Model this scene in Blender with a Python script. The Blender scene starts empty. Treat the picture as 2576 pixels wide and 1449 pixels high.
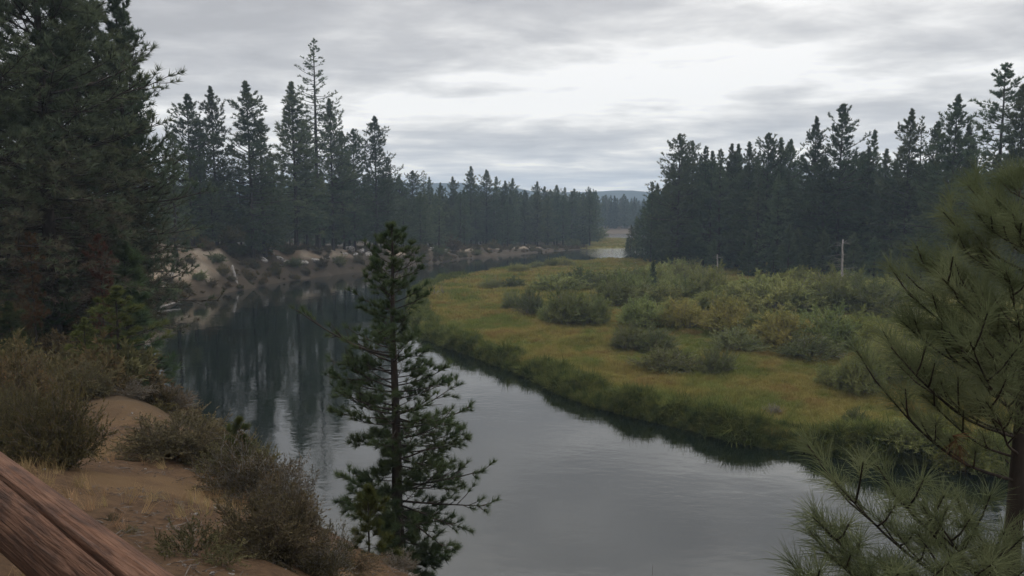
import bpy, math, random
import numpy as np

# ------------------------------------------------------------------ camera, sky, sun, exposure
scene = bpy.context.scene
COL = scene.collection
F, CU, CV = 1946.0, 1288.0, 724.5            # photo measured on a 2576 x 1449 grid
CAM_Z = 12.0
PITCH = math.atan((CV - 530.0) / F)

cam_d = bpy.data.cameras.new('camera'); cam = bpy.data.objects.new('camera', cam_d); COL.objects.link(cam)
cam_d.sensor_width = 36.0; cam_d.lens = 36.0 * F / 2576.0
cam_d.clip_start = 0.05; cam_d.clip_end = 20000
cam.location = (0, 0, CAM_Z); cam.rotation_euler = (math.pi / 2 - PITCH, 0, 0)
scene.camera = cam

SUN_EL, SUN_AZ = math.radians(52), math.radians(18)      # azimuth to the right of the view axis
vs = scene.view_settings
vs.view_transform = 'Standard'; vs.look = 'None'; vs.gamma = 1.0; vs.use_curve_mapping = False
vs.exposure = 0.0
cy = scene.cycles
cy.max_bounces = 4; cy.diffuse_bounces = 2; cy.glossy_bounces = 2; cy.transmission_bounces = 2
cy.transparent_max_bounces = 4; cy.volume_bounces = 0
cy.caustics_reflective = False; cy.caustics_refractive = False
cy.use_denoising = True; cy.adaptive_threshold = 0.02


def nd(nt, kind, inputs=None, **props):
    n = nt.nodes.new(kind)
    for k, v in props.items():
        setattr(n, k, v)
    for k, v in (inputs or {}).items():
        s = n.inputs[k]
        if isinstance(v, bpy.types.NodeSocket):
            nt.links.new(v, s)
        else:
            s.default_value = v
    return n


def mth(nt, op, a, b=None, c=None, clamp=False):
    n = nt.nodes.new('ShaderNodeMath'); n.operation = op; n.use_clamp = clamp
    for i, v in enumerate((a, b, c)):
        if v is None:
            continue
        if isinstance(v, bpy.types.NodeSocket):
            nt.links.new(v, n.inputs[i])
        else:
            n.inputs[i].default_value = v
    return n.outputs[0]


def mixc(nt, f, a, b, blend='MIX'):
    n = nt.nodes.new('ShaderNodeMix'); n.data_type = 'RGBA'; n.blend_type = blend
    for s, v in ((n.inputs[0], f), (n.inputs[6], a), (n.inputs[7], b)):
        if isinstance(v, bpy.types.NodeSocket):
            nt.links.new(v, s)
        elif isinstance(v, (tuple, list)):
            s.default_value = (*v, 1.0) if len(v) == 3 else v
        else:
            s.default_value = v
    return n.outputs[2]


def ramp(nt, f, stops):
    n = nt.nodes.new('ShaderNodeValToRGB'); nt.links.new(f, n.inputs[0])
    el = n.color_ramp.elements
    while len(el) < len(stops):
        el.new(0.5)
    for e, (p, c) in zip(el, stops):
        e.position = p
        e.color = (c, c, c, 1) if not isinstance(c, (tuple, list)) else (*c, 1)
    return n.outputs[0]


def mapr(nt, v, a, b, c=0.0, d=1.0, smooth=True):
    n = nt.nodes.new('ShaderNodeMapRange'); n.interpolation_type = 'SMOOTHSTEP' if smooth else 'LINEAR'
    nt.links.new(v, n.inputs[0])
    for i, x in enumerate((a, b, c, d)):
        n.inputs[i + 1].default_value = x
    return n.outputs[0]


def build_world():
    w = bpy.data.worlds.new('World'); scene.world = w; w.use_nodes = True
    nt = w.node_tree; nt.nodes.clear()
    tc = nd(nt, 'ShaderNodeTexCoord')
    nrm = nd(nt, 'ShaderNodeVectorMath', {0: tc.outputs['Generated']}, operation='NORMALIZE')
    sep = nd(nt, 'ShaderNodeSeparateXYZ', {0: nrm.outputs[0]})
    X, Y, Z = sep.outputs
    zc = mth(nt, 'ADD', mth(nt, 'MAXIMUM', Z, 0.0), 0.10)
    px = mth(nt, 'DIVIDE', X, zc); py = mth(nt, 'DIVIDE', Y, zc)
    p = nd(nt, 'ShaderNodeCombineXYZ', {0: px, 1: py, 2: 0.0}).outputs[0]
    # cloud deck seen in perspective: broad sheets + billowy edges + fine streaks
    m1 = nd(nt, 'ShaderNodeMapping', {0: p, 1: (3.1, 1.4, 0), 3: (0.55, 0.75, 1)}).outputs[0]
    n1 = nd(nt, 'ShaderNodeTexNoise', {'Vector': m1, 'Scale': 1.0, 'Detail': 7.0, 'Roughness': 0.55, 'Distortion': 0.15}).outputs[0]
    m2 = nd(nt, 'ShaderNodeMapping', {0: p, 1: (7.7, 2.2, 0), 3: (1.9, 2.4, 1)}).outputs[0]
    n2 = nd(nt, 'ShaderNodeTexNoise', {'Vector': m2, 'Scale': 1.0, 'Detail': 6.0, 'Roughness': 0.55, 'Distortion': 0.25}).outputs[0]
    c = mth(nt, 'ADD', mth(nt, 'MULTIPLY', n1, 0.60), mth(nt, 'MULTIPLY', n2, 0.40))
    # thin part of the deck, low in front, where the light comes through
    az = mth(nt, 'ARCTAN2', X, Y)
    el = mth(nt, 'ARCSINE', Z)
    eld = mth(nt, 'SUBTRACT', el, mth(nt, 'ADD', mth(nt, 'MULTIPLY', az, 0.035), 0.158))
    g = mth(nt, 'EXPONENT', mth(nt, 'MULTIPLY', mth(nt, 'POWER', mth(nt, 'DIVIDE', eld, 0.052), 2.0), -1.0))
    a2 = mth(nt, 'POWER', mth(nt, 'DIVIDE', mth(nt, 'SUBTRACT', az, 0.25), 0.5), 2.0)
    ga = mth(nt, 'EXPONENT', mth(nt, 'MULTIPLY', a2, -1.0))
    thin = mth(nt, 'MULTIPLY', g, ga)
    c2 = mth(nt, 'ADD', c, mth(nt, 'MULTIPLY', thin, 0.092))
    lum = ramp(nt, c2, [(0.39, 0.50), (0.475, 0.64), (0.545, 0.84), (0.62, 1.12)])
    lum = mth(nt, 'MULTIPLY', lum, mapr(nt, el, 0.22, 1.25, 1.0, 3.0))       # an overcast deck is brighter overhead
    lum = mth(nt, 'MULTIPLY', lum, mapr(nt, el, 0.02, 0.15, 1.32, 1.0))
    warm = mapr(nt, el, 0.0, 0.16, 1.0, 0.0)
    tint = mixc(nt, warm, (1.0, 0.975, 0.94), (1.0, 0.93, 0.83))
    tint = mixc(nt, mapr(nt, c2, 0.40, 0.60), (0.99, 0.968, 0.968), tint)
    cl = nd(nt, 'ShaderNodeVectorMath', {0: tint}, operation='SCALE'); nt.links.new(lum, cl.inputs['Scale'])
    sky = nd(nt, 'ShaderNodeTexSky', sky_type='NISHITA', sun_disc=False,
             sun_elevation=SUN_EL, sun_rotation=SUN_AZ, altitude=1280)
    sk = nd(nt, 'ShaderNodeVectorMath', {0: sky.outputs[0]}, operation='SCALE'); sk.inputs['Scale'].default_value = 0.10
    mixed = mixc(nt, 0.94, sk.outputs[0], cl.outputs[0])
    bg = nd(nt, 'ShaderNodeBackground', {0: mixed, 1: 1.0})
    out = nd(nt, 'ShaderNodeOutputWorld'); nt.links.new(bg.outputs[0], out.inputs[0])
    w.cycles.sampling_method = 'MANUAL'; w.cycles.sample_map_resolution = 512


build_world()
sun_d = bpy.data.lights.new('sun', 'SUN'); sun_d.energy = 0.9; sun_d.angle = math.radians(30); sun_d.color = (1.0, 0.94, 0.84)
sun = bpy.data.objects.new('sun', sun_d); COL.objects.link(sun)
sun.rotation_euler = (math.pi / 2 - SUN_EL, 0, math.pi - SUN_AZ)

# ------------------------------------------------------------------ helpers
rng = np.random.default_rng(7)
random.seed(7)
SP, CP = math.sin(PITCH), math.cos(PITCH)


def ray(u, v):
    cx, cyy = (u - CU) / F, (CV - v) / F
    return np.array([cx, CP + cyy * SP, -SP + cyy * CP])


def pt(u, v, D):
    """world point seen at photo position (u, v), D metres ahead"""
    d = ray(u, v)
    return d * (D / d[1]) + np.array([0, 0, CAM_Z])


def gp(u, v, z=0.0):
    d = ray(u, v)
    t = (z - CAM_Z) / d[2]
    return d * t + np.array([0, 0, CAM_Z])


def mesh_from(name, V, T, smooth=False):
    V = np.ascontiguousarray(V, dtype=np.float32); T = np.ascontiguousarray(T, dtype=np.int32)
    me = bpy.data.meshes.new(name)
    me.vertices.add(len(V)); me.vertices.foreach_set('co', V.ravel())
    me.loops.add(T.size); me.loops.foreach_set('vertex_index', T.ravel())
    me.polygons.add(len(T)); me.polygons.foreach_set('loop_start', np.arange(0, T.size, 3, dtype=np.int32))
    me.polygons.foreach_set('use_smooth', np.full(len(T), smooth))
    me.update(calc_edges=True)
    return me


class MB:
    def __init__(s):
        s.v, s.t, s.n = [], [], 0

    def add(s, V, T):
        if len(V) == 0:
            return
        s.v.append(np.asarray(V, dtype=float)); s.t.append(np.asarray(T) + s.n); s.n += len(V)

    def mesh(s, name, mat, smooth=False):
        me = mesh_from(name, np.concatenate(s.v), np.concatenate(s.t), smooth)
        me.materials.append(mat)
        return me

    def tube(s, P, R, sides=6, cap=False):
        P = np.asarray(P, float); n = len(P); R = np.asarray(R, float) * np.ones(n)
        d = np.gradient(P, axis=0); d /= np.linalg.norm(d, axis=1)[:, None] + 1e-9
        ref = np.array([0, 0, 1.0]) if abs(d[0][2]) < 0.8 else np.array([1.0, 0, 0])
        a = np.cross(d, ref); a /= np.linalg.norm(a, axis=1)[:, None] + 1e-9
        b = np.cross(d, a)
        th = np.arange(sides) * 2 * math.pi / sides
        ring = P[:, None, :] + R[:, None, None] * (np.cos(th)[None, :, None] * a[:, None, :] + np.sin(th)[None, :, None] * b[:, None, :])
        V = ring.reshape(-1, 3)
        i = np.arange(n - 1)[:, None] * sides; j = np.arange(sides)[None, :]; k = (j + 1) % sides
        q0, q1, q2, q3 = i + j, i + k, i + sides + k, i + sides + j
        T = np.concatenate([np.stack([q0, q1, q2], -1).reshape(-1, 3), np.stack([q0, q2, q3], -1).reshape(-1, 3)])
        if cap:
            V = np.concatenate([V, P[:1], P[-1:]])
            jj = np.arange(sides); kk = (jj + 1) % sides
            T = np.concatenate([T, np.stack([kk, jj, np.full(sides, n * sides)], -1),
                                np.stack([jj + (n - 1) * sides, kk + (n - 1) * sides, np.full(sides, n * sides + 1)], -1)])
        s.add(V, T)

    def needles(s, P, D, length, spread, k, width, rg, along=0.0, up=0.0, jit=0.25, bend=0.0):
        """k slim needle blades round each tuft point P, fanned about the axis D"""
        P = np.asarray(P, float); D = np.asarray(D, float); n = len(P)
        if n == 0:
            return
        D = D / (np.linalg.norm(D, axis=1)[:, None] + 1e-9)
        r = rg.normal(size=(n, k, 3)); r /= np.linalg.norm(r, axis=2)[..., None]
        d = D[:, None, :] + spread * r; d[..., 2] += up
        d /= np.linalg.norm(d, axis=2)[..., None] + 1e-9
        base = P[:, None, :] - D[:, None, :] * (along * rg.random((n, k, 1)))
        length = np.asarray(length, float)
        length = length[:, None, None] if length.ndim else length
        L = length * (1 + jit * rg.normal(size=(n, k, 1)))
        sd = np.cross(d, rg.normal(size=(n, k, 3))); sd /= np.linalg.norm(sd, axis=2)[..., None] + 1e-9
        if bend:
            mid = base + d * L * 0.55
            tip = base + d * L; tip[..., 2] -= bend * L[..., 0]
            V = np.stack([base - sd * width * .5, base + sd * width * .5, mid + sd * width * .5, mid - sd * width * .5, tip], 2).reshape(-1, 3)
            o = np.arange(n * k)[:, None] * 5
            T = np.concatenate([o + np.array([[0, 1, 2]]), o + np.array([[0, 2, 3]]), o + np.array([[3, 2, 4]])])
        else:
            V = np.stack([base - sd * width * .5, base + sd * width * .5, base + d * L], 2).reshape(-1, 3)
            T = np.arange(n * k * 3).reshape(-1, 3)
        s.add(V, T)


def link(name, data, parent=None):
    o = bpy.data.objects.new(name, data); COL.objects.link(o)
    if parent is not None:
        o.parent = parent
    return o


def tag(o, label=None, cat=None, group=None, kind=None):
    if label: o['label'] = label
    if cat: o['category'] = cat
    if group: o['group'] = group
    if kind: o['kind'] = kind
    return o


def put(name, parts, loc, rz=0.0, scale=(1, 1, 1), label=None, cat=None, group=None, tilt=(0, 0)):
    """one thing: an Empty at its base, each (part name, mesh) a child; parts may hold sub-parts"""
    e = bpy.data.objects.new(name, None); COL.objects.link(e)
    e.empty_display_size = 0.2
    e.location = loc; e.rotation_euler = (tilt[0], tilt[1], rz)
    e.scale = scale if isinstance(scale, (tuple, list)) else (scale,) * 3
    tag(e, label, cat, group)
    for p in parts:
        c = link(p[0], p[1], e)
        for q in p[2:]:
            link(q[0], q[1], c)
    return e


# value noise for terrain
_perm = np.random.default_rng(3).random((256, 256))


def vnoise(x, y):
    xi, yi = np.floor(x).astype(int), np.floor(y).astype(int)
    fx, fy = x - xi, y - yi
    fx = fx * fx * (3 - 2 * fx); fy = fy * fy * (3 - 2 * fy)
    g = lambda a, b: _perm[a % 256, b % 256]
    return ((g(xi, yi) * (1 - fx) + g(xi + 1, yi) * fx) * (1 - fy) + (g(xi, yi + 1) * (1 - fx) + g(xi + 1, yi + 1) * fx) * fy) * 2 - 1


def fbm(x, y, o=4):
    r, a = 0, 1.0
    for i in range(o):
        r = r + a * vnoise(x * 2 ** i + 17.3 * i, y * 2 ** i + 5.1 * i); a *= 0.5
    return r


# ------------------------------------------------------------------ materials
def new_mat(name):
    m = bpy.data.materials.new(name); m.use_nodes = True
    nt = m.node_tree; nt.nodes.clear()
    out = nd(nt, 'ShaderNodeOutputMaterial')
    return m, nt, out


def foliage_mat(name, c1, c2, trans=0.25, scale=0.5, c3=None, world_scale=None):
    """leaf stuff: two tones in clumps, a shift from one plant to the next, some light through the leaf"""
    m, nt, out = new_mat(name)
    tc = nd(nt, 'ShaderNodeTexCoord')
    oi = nd(nt, 'ShaderNodeObjectInfo')
    n = nd(nt, 'ShaderNodeTexNoise', {'Vector': tc.outputs['Object'], 'Scale': scale, 'Detail': 3.0, 'Roughness': 0.6}).outputs[0]
    f = mapr(nt, n, 0.35, 0.65)
    col = mixc(nt, f, c1, c2)
    if c3:
        n3 = nd(nt, 'ShaderNodeTexNoise', {'Vector': tc.outputs['Object'], 'Scale': scale * 6, 'Detail': 2.0}).outputs[0]
        col = mixc(nt, mapr(nt, n3, 0.55, 0.72), col, c3)
    h = nd(nt, 'ShaderNodeHueSaturation', {'Color': col})
    nt.links.new(mth(nt, 'MULTIPLY_ADD', oi.outputs['Random'], 0.05, 0.472), h.inputs['Hue'])
    wn = nd(nt, 'ShaderNodeTexWhiteNoise', {'W': oi.outputs['Random']}, noise_dimensions='1D')
    nt.links.new(mth(nt, 'MULTIPLY_ADD', wn.outputs[0], 0.65, 0.68), h.inputs['Value'])
    d = nd(nt, 'ShaderNodeBsdfDiffuse', {0: h.outputs[0]})
    t = nd(nt, 'ShaderNodeBsdfTranslucent', {0: h.outputs[0]})
    mx = nd(nt, 'ShaderNodeMixShader', {0: trans, 1: d.outputs[0], 2: t.outputs[0]})
    nt.links.new(mx.outputs[0], out.inputs[0])
    return m


def bark_mat(name, c1, c2, scale=6.0, stretch=0.25, bump=0.02):
    m, nt, out = new_mat(name)
    tc = nd(nt, 'ShaderNodeTexCoord')
    mp = nd(nt, 'ShaderNodeMapping', {0: tc.outputs['Object'], 3: (1, 1, stretch)}).outputs[0]
    n = nd(nt, 'ShaderNodeTexNoise', {'Vector': mp, 'Scale': scale, 'Detail': 6.0, 'Roughness': 0.65}).outputs[0]
    col = mixc(nt, mapr(nt, n, 0.35, 0.65), c1, c2)
    b = nd(nt, 'ShaderNodeBump', {'Height': n, 'Distance': bump, 'Strength': 0.8})
    d = nd(nt, 'ShaderNodeBsdfPrincipled', {'Base Color': col, 'Roughness': 0.9, 'Specular IOR Level': 0.2, 'Normal': b.outputs[0]})
    nt.links.new(d.outputs[0], out.inputs[0])
    return m


M_needle = foliage_mat('pine_needles', (0.066, 0.092, 0.054), (0.105, 0.130, 0.072), 0.28, 0.35)
M_needle_far = foliage_mat('pine_needles_far', (0.058, 0.082, 0.054), (0.086, 0.110, 0.066), 0.25, 0.1)
M_needle_mid = foliage_mat('pine_needles_centre', (0.048, 0.070, 0.034), (0.082, 0.102, 0.048), 0.28, 1.5)
M_needle_young = foliage_mat('young_pine_needles', (0.065, 0.080, 0.028), (0.105, 0.115, 0.040), 0.3, 2.5)
M_needle_near = foliage_mat('near_pine_needles', (0.080, 0.102, 0.052), (0.130, 0.152, 0.082), 0.36, 2.0)
M_needle_dead = foliage_mat('dead_pine_needles', (0.13, 0.066, 0.040), (0.18, 0.095, 0.058), 0.25, 1.0)
M_willow = foliage_mat('willow_leaves', (0.140, 0.165, 0.060), (0.215, 0.228, 0.085), 0.3, 0.5)
M_willow_y = foliage_mat('willow_leaves_yellow', (0.185, 0.195, 0.058), (0.26, 0.25, 0.072), 0.3, 0.5)
M_willow_g = foliage_mat('willow_leaves_grey', (0.105, 0.125, 0.052), (0.155, 0.17, 0.072), 0.3, 0.5)
M_needle_big = foliage_mat('big_pine_needles', (0.078, 0.104, 0.068), (0.118, 0.142, 0.086), 0.3, 0.35)
_nt = M_needle_big.node_tree
_hs = [n for n in _nt.nodes if n.bl_idname == 'ShaderNodeHueSaturation'][0]
_tc = nd(_nt, 'ShaderNodeTexCoord'); _sz = nd(_nt, 'ShaderNodeSeparateXYZ', {0: _tc.outputs['Object']})
_nn = nd(_nt, 'ShaderNodeTexNoise', {'Vector': _tc.outputs['Object'], 'Scale': 0.9, 'Detail': 3.0}).outputs[0]
_dead = mth(_nt, 'MULTIPLY', mapr(_nt, _sz.outputs[2], 12.0, 3.0), mapr(_nt, _nn, 0.40, 0.58))
_nt.links.new(mixc(_nt, _dead, _hs.inputs['Color'].links[0].from_socket, (0.130, 0.104, 0.078)), _hs.inputs['Color'])
M_brush = foliage_mat('brush_leaves', (0.075, 0.068, 0.036), (0.125, 0.10, 0.048), 0.25, 2.0, (0.16, 0.10, 0.05))
M_brush_g = foliage_mat('brush_leaves_green', (0.078, 0.072, 0.040), (0.125, 0.108, 0.056), 0.25, 2.0)
M_dry = foliage_mat('dry_grass', (0.26, 0.19, 0.10), (0.36, 0.26, 0.13), 0.3, 1.0)
M_bark = bark_mat('pine_bark', (0.020, 0.017, 0.015), (0.050, 0.039, 0.032))
M_bark_dead = bark_mat('bleached_wood', (0.14, 0.13, 0.125), (0.29, 0.265, 0.245), 8)
M_twig = bark_mat('twigs', (0.06, 0.048, 0.040), (0.12, 0.10, 0.085), 20)
M_twig_grey = bark_mat('grey_twigs', (0.11, 0.10, 0.095), (0.20, 0.185, 0.17), 20)


def rail_mat():
    m, nt, out = new_mat('weathered_rail_wood')
    tc = nd(nt, 'ShaderNodeTexCoord')
    mp = nd(nt, 'ShaderNodeMapping', {0: tc.outputs['Object'], 3: (3.0, 22, 22)}).outputs[0]
    n = nd(nt, 'ShaderNodeTexNoise', {'Vector': mp, 'Scale': 3.0, 'Detail': 8.0, 'Roughness': 0.65, 'Distortion': 0.4}).outputs[0]
    mp2 = nd(nt, 'ShaderNodeMapping', {0: tc.outputs['Object'], 3: (4.0, 9, 9)}).outputs[0]
    n2 = nd(nt, 'ShaderNodeTexNoise', {'Vector': mp2, 'Scale': 2.0, 'Detail': 5.0}).outputs[0]
    mp3 = nd(nt, 'ShaderNodeMapping', {0: tc.outputs['Object'], 3: (5.0, 110, 110)}).outputs[0]
    n3 = nd(nt, 'ShaderNodeTexNoise', {'Vector': mp3, 'Scale': 2.0, 'Detail': 4.0}).outputs[0]
    c = mixc(nt, mapr(nt, n, 0.33, 0.68), (0.038, 0.016, 0.009), (0.125, 0.058, 0.032))
    c = mixc(nt, mapr(nt, n2, 0.42, 0.70), c, (0.145, 0.072, 0.042))
    c = mixc(nt, mth(nt, 'MULTIPLY', mapr(nt, n3, 0.58, 0.70), 0.55), c, (0.022, 0.014, 0.011))
    b = nd(nt, 'ShaderNodeBump', {'Height': mth(nt, 'ADD', n, n3), 'Distance': 0.006, 'Strength': 1.0})
    d = nd(nt, 'ShaderNodeBsdfPrincipled', {'Base Color': c, 'Roughness': 0.75, 'Specular IOR Level': 0.25, 'Normal': b.outputs[0]})
    nt.links.new(d.outputs[0], out.inputs[0])
    return m


def ground_mat():
    m, nt, out = new_mat('ground')
    at = nd(nt, 'ShaderNodeAttribute', attribute_name='cover')           # R meadow, G bare sand, B sandy cut bank
    sp = nd(nt, 'ShaderNodeSeparateColor', {0: at.outputs['Color']})
    geo = nd(nt, 'ShaderNodeNewGeometry')
    P = geo.outputs['Position']
    nb = nd(nt, 'ShaderNodeTexNoise', {'Vector': P, 'Scale': 0.35, 'Detail': 5.0, 'Roughness': 0.6}).outputs[0]
    nf = nd(nt, 'ShaderNodeTexNoise', {'Vector': P, 'Scale': 9.0, 'Detail': 7.0, 'Roughness': 0.7}).outputs[0]
    ng = nd(nt, 'ShaderNodeTexNoise', {'Vector': P, 'Scale': 60.0, 'Detail': 3.0, 'Roughness': 0.7}).outputs[0]
    duff = mixc(nt, nf, (0.028, 0.022, 0.016), (0.072, 0.055, 0.038))
    dirt = mixc(nt, mapr(nt, nf, 0.3, 0.7), (0.048, 0.029, 0.017), (0.104, 0.063, 0.036))
    dirt = mixc(nt, mapr(nt, nb, 0.45, 0.62), dirt, (0.120, 0.076, 0.040))
    dirt = mixc(nt, mth(nt, 'MULTIPLY', mapr(nt, ng, 0.56, 0.70), 0.7), dirt, (0.05, 0.035, 0.026))
    sand = mixc(nt, mapr(nt, nf, 0.3, 0.75), (0.17, 0.138, 0.105), (0.32, 0.27, 0.21))
    sand = mixc(nt, mapr(nt, nb, 0.42, 0.62), sand, (0.17, 0.125, 0.085))
    mead = mixc(nt, nb, (0.10, 0.105, 0.035), (0.17, 0.14, 0.045))
    c = mixc(nt, sp.outputs[1], duff, dirt)
    c = mixc(nt, sp.outputs[2], c, sand)
    c = mixc(nt, sp.outputs[0], c, mead)
    h = mth(nt, 'ADD', mth(nt, 'MULTIPLY', nf, 0.7), mth(nt, 'MULTIPLY', ng, 0.2))
    b = nd(nt, 'ShaderNodeBump', {'Height': h, 'Distance': 0.07, 'Strength': 1.0})
    d = nd(nt, 'ShaderNodeBsdfPrincipled', {'Base Color': c, 'Roughness': 0.95, 'Specular IOR Level': 0.1, 'Normal': b.outputs[0]})
    nt.links.new(d.outputs[0], out.inputs[0])
    return m


RIFFLE = tuple(gp(915, 817))


def water_mat():
    m, nt, out = new_mat('river_water')
    geo = nd(nt, 'ShaderNodeNewGeometry')
    P = geo.outputs['Position']
    mp = nd(nt, 'ShaderNodeMapping', {0: P, 2: (0, 0, 0.35), 3: (0.9, 1.5, 1)}).outputs[0]
    n1 = nd(nt, 'ShaderNodeTexNoise', {'Vector': mp, 'Scale': 1.7, 'Detail': 3.0, 'Roughness': 0.5, 'Distortion': 0.3}).outputs[0]
    n2 = nd(nt, 'ShaderNodeTexNoise', {'Vector': mp, 'Scale': 0.35, 'Detail': 2.0}).outputs[0]
    n3 = nd(nt, 'ShaderNodeTexNoise', {'Vector': mp, 'Scale': 7.0, 'Detail': 2.0}).outputs[0]
    # currents: some patches are ruffled, some are slick
    pa = nd(nt, 'ShaderNodeTexNoise', {'Vector': mp, 'Scale': 0.06, 'Detail': 4.0, 'Roughness': 0.6}).outputs[0]
    ruf = mapr(nt, pa, 0.42, 0.66, 0.45, 1.5)
    px = nd(nt, 'ShaderNodeSeparateXYZ', {0: P})
    shal = mth(nt, 'MULTIPLY', mapr(nt, px.outputs[1], 190.0, 215.0), mapr(nt, px.outputs[0], 16.0, 24.0))       # shallow quick water beyond the bend
    rock = nd(nt, 'ShaderNodeVectorMath', {0: P, 1: RIFFLE}, operation='DISTANCE').outputs['Value']               # a boil over a sunken rock
    ruf = mth(nt, 'ADD', ruf, mth(nt, 'ADD', mth(nt, 'MULTIPLY', shal, 24.0), mapr(nt, rock, 3.2, 0.3, 0.0, 7.0)))
    h = mth(nt, 'ADD', mth(nt, 'MULTIPLY', n1, 0.55), mth(nt, 'MULTIPLY', n3, 0.10))
    h = mth(nt, 'ADD', mth(nt, 'MULTIPLY', h, ruf), mth(nt, 'MULTIPLY', n2, 1.2))
    b = nd(nt, 'ShaderNodeBump', {'Height': h, 'Distance': 0.011, 'Strength': 1.0})
    d = nd(nt, 'ShaderNodeBsdfPrincipled', {'Base Color': (0.0040, 0.0068, 0.0046, 1), 'Roughness': 0.02, 'IOR': 1.9, 'Normal': b.outputs[0]})
    nt.links.new(d.outputs[0], out.inputs[0])
    return m


def grass_mat(name, edge=False):
    """colours follow drifts across the meadow: green, straw, rust"""
    m, nt, out = new_mat(name)
    geo = nd(nt, 'ShaderNodeNewGeometry'); P = geo.outputs['Position']
    oi = nd(nt, 'ShaderNodeObjectInfo')
    n1 = nd(nt, 'ShaderNodeTexNoise', {'Vector': P, 'Scale': 0.11, 'Detail': 4.0, 'Roughness': 0.6}).outputs[0]
    n2 = nd(nt, 'ShaderNodeTexNoise', {'Vector': P, 'Scale': 0.45, 'Detail': 4.0, 'Roughness': 0.65}).outputs[0]
    if edge:
        n4 = nd(nt, 'ShaderNodeTexNoise', {'Vector': P, 'Scale': 1.6, 'Detail': 3.0, 'Roughness': 0.6}).outputs[0]
        c = mixc(nt, mapr(nt, n4, 0.36, 0.64), (0.050, 0.070, 0.022), (0.135, 0.145, 0.044))
    else:
        c = mixc(nt, mapr(nt, n1, 0.42, 0.56), (0.140, 0.160, 0.046), (0.230, 0.195, 0.064))
        c = mixc(nt, mapr(nt, n2, 0.50, 0.66), c, (0.212, 0.152, 0.058))
        c = mixc(nt, mapr(nt, n2, 0.50, 0.28), c, (0.13, 0.15, 0.04))
    h = nd(nt, 'ShaderNodeHueSaturation', {'Color': c})
    nt.links.new(mth(nt, 'MULTIPLY_ADD', oi.outputs['Random'], 0.5, 0.75), h.inputs['Value'])
    dd = nd(nt, 'ShaderNodeBsdfDiffuse', {0: h.outputs[0]})
    t = nd(nt, 'ShaderNodeBsdfTranslucent', {0: h.outputs[0]})
    mx = nd(nt, 'ShaderNodeMixShader', {0: 0.3, 1: dd.outputs[0], 2: t.outputs[0]})
    nt.links.new(mx.outputs[0], out.inputs[0])
    return m


def rock_mat():
    m, nt, out = new_mat('pale_rock')
    tc = nd(nt, 'ShaderNodeTexCoord')
    n = nd(nt, 'ShaderNodeTexNoise', {'Vector': tc.outputs['Object'], 'Scale': 3.0, 'Detail': 8.0, 'Roughness': 0.7}).outputs[0]
    c = mixc(nt, mapr(nt, n, 0.4, 0.62), (0.17, 0.155, 0.145), (0.46, 0.43, 0.40))
    b = nd(nt, 'ShaderNodeBump', {'Height': n, 'Distance': 0.2, 'Strength': 0.8})
    d = nd(nt, 'ShaderNodeBsdfPrincipled', {'Base Color': c, 'Roughness': 0.9, 'Specular IOR Level': 0.2, 'Normal': b.outputs[0]})
    nt.links.new(d.outputs[0], out.inputs[0])
    return m


# ------------------------------------------------------------------ ground, river, hills
left_px = [(345, 792), (400, 775), (480, 752), (600, 731), (680, 716), (750, 704), (830, 694), (900, 684), (980, 676), (1050, 667),
           (1110, 660), (1180, 650), (1300, 640), (1400, 632), (1480, 626)]
LEFT = [(160, -60), (100, -25), (60, -5), (30, 6), (15, 10.5), (5, 15), (0, 18), (-4, 23), (-7.5, 28), (-12.5, 34), (-18.5, 42), (-25, 54), (-34, 70), (-42, 84)]
LEFT += [tuple(gp(u, v)[:2]) for u, v in left_px]
LEFT += [(36, 248), (56, 254), (68, 270), (70, 300), (60, 326), (48, 334), (38, 342), (36, 360), (42, 398), (60, 406), (124, 398)]
right_px = [(1555, 656), (1500, 659), (1400, 667), (1280, 679), (1200, 692), (1150, 703), (1100, 715), (1062, 729), (1046, 745), (1038, 760), (1040, 790), (1048, 822),
            (1072, 850), (1110, 865), (1150, 879), (1230, 907), (1350, 950), (1400, 981), (1500, 1020), (1600, 1046), (1700, 1069), (1850, 1107), (2000, 1132),
            (2150, 1151), (2300, 1166), (2450, 1180), (2576, 1191)]
RIGHT = [(132, 340), (122, 280), (100, 236), (70, 212), (42, 204)] + [tuple(gp(u, v)[:2]) for u, v in right_px] + [(40, 29), (70, 19), (110, 5), (170, -20)]


def densify(L):
    L = np.array(L); out = []
    for a, b in zip(L[:-1], L[1:]):
        out.append(a)
    out.append(L[-1])
    return np.array(out)


LEFT, RIGHT = densify(LEFT), densify(RIGHT)
POLY = np.concatenate([LEFT, RIGHT])


def seg_dist(P, L):
    best = np.full(len(P), 1e9)
    for a, b in zip(L[:-1], L[1:]):
        d = b - a
        t = np.clip(((P - a) @ d) / (d @ d), 0, 1)
        q = P - (a + t[:, None] * d)
        best = np.minimum(best, np.hypot(q[:, 0], q[:, 1]))
    return best


def in_water(P):
    x, y = P[:, 0], P[:, 1]; c = np.zeros(len(P), bool)
    for a, b in zip(POLY, np.roll(POLY, -1, 0)):
        cond = (a[1] > y) != (b[1] > y)
        xx = (b[0] - a[0]) * (y - a[1]) / (b[1] - a[1] + 1e-12) + a[0]
        c ^= cond & (x < xx)
    return c


def smin(a, b, k):
    h = np.clip(0.5 + 0.5 * (b - a) / k, 0, 1)
    return b * (1 - h) + a * h - k * h * (1 - h)


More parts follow.
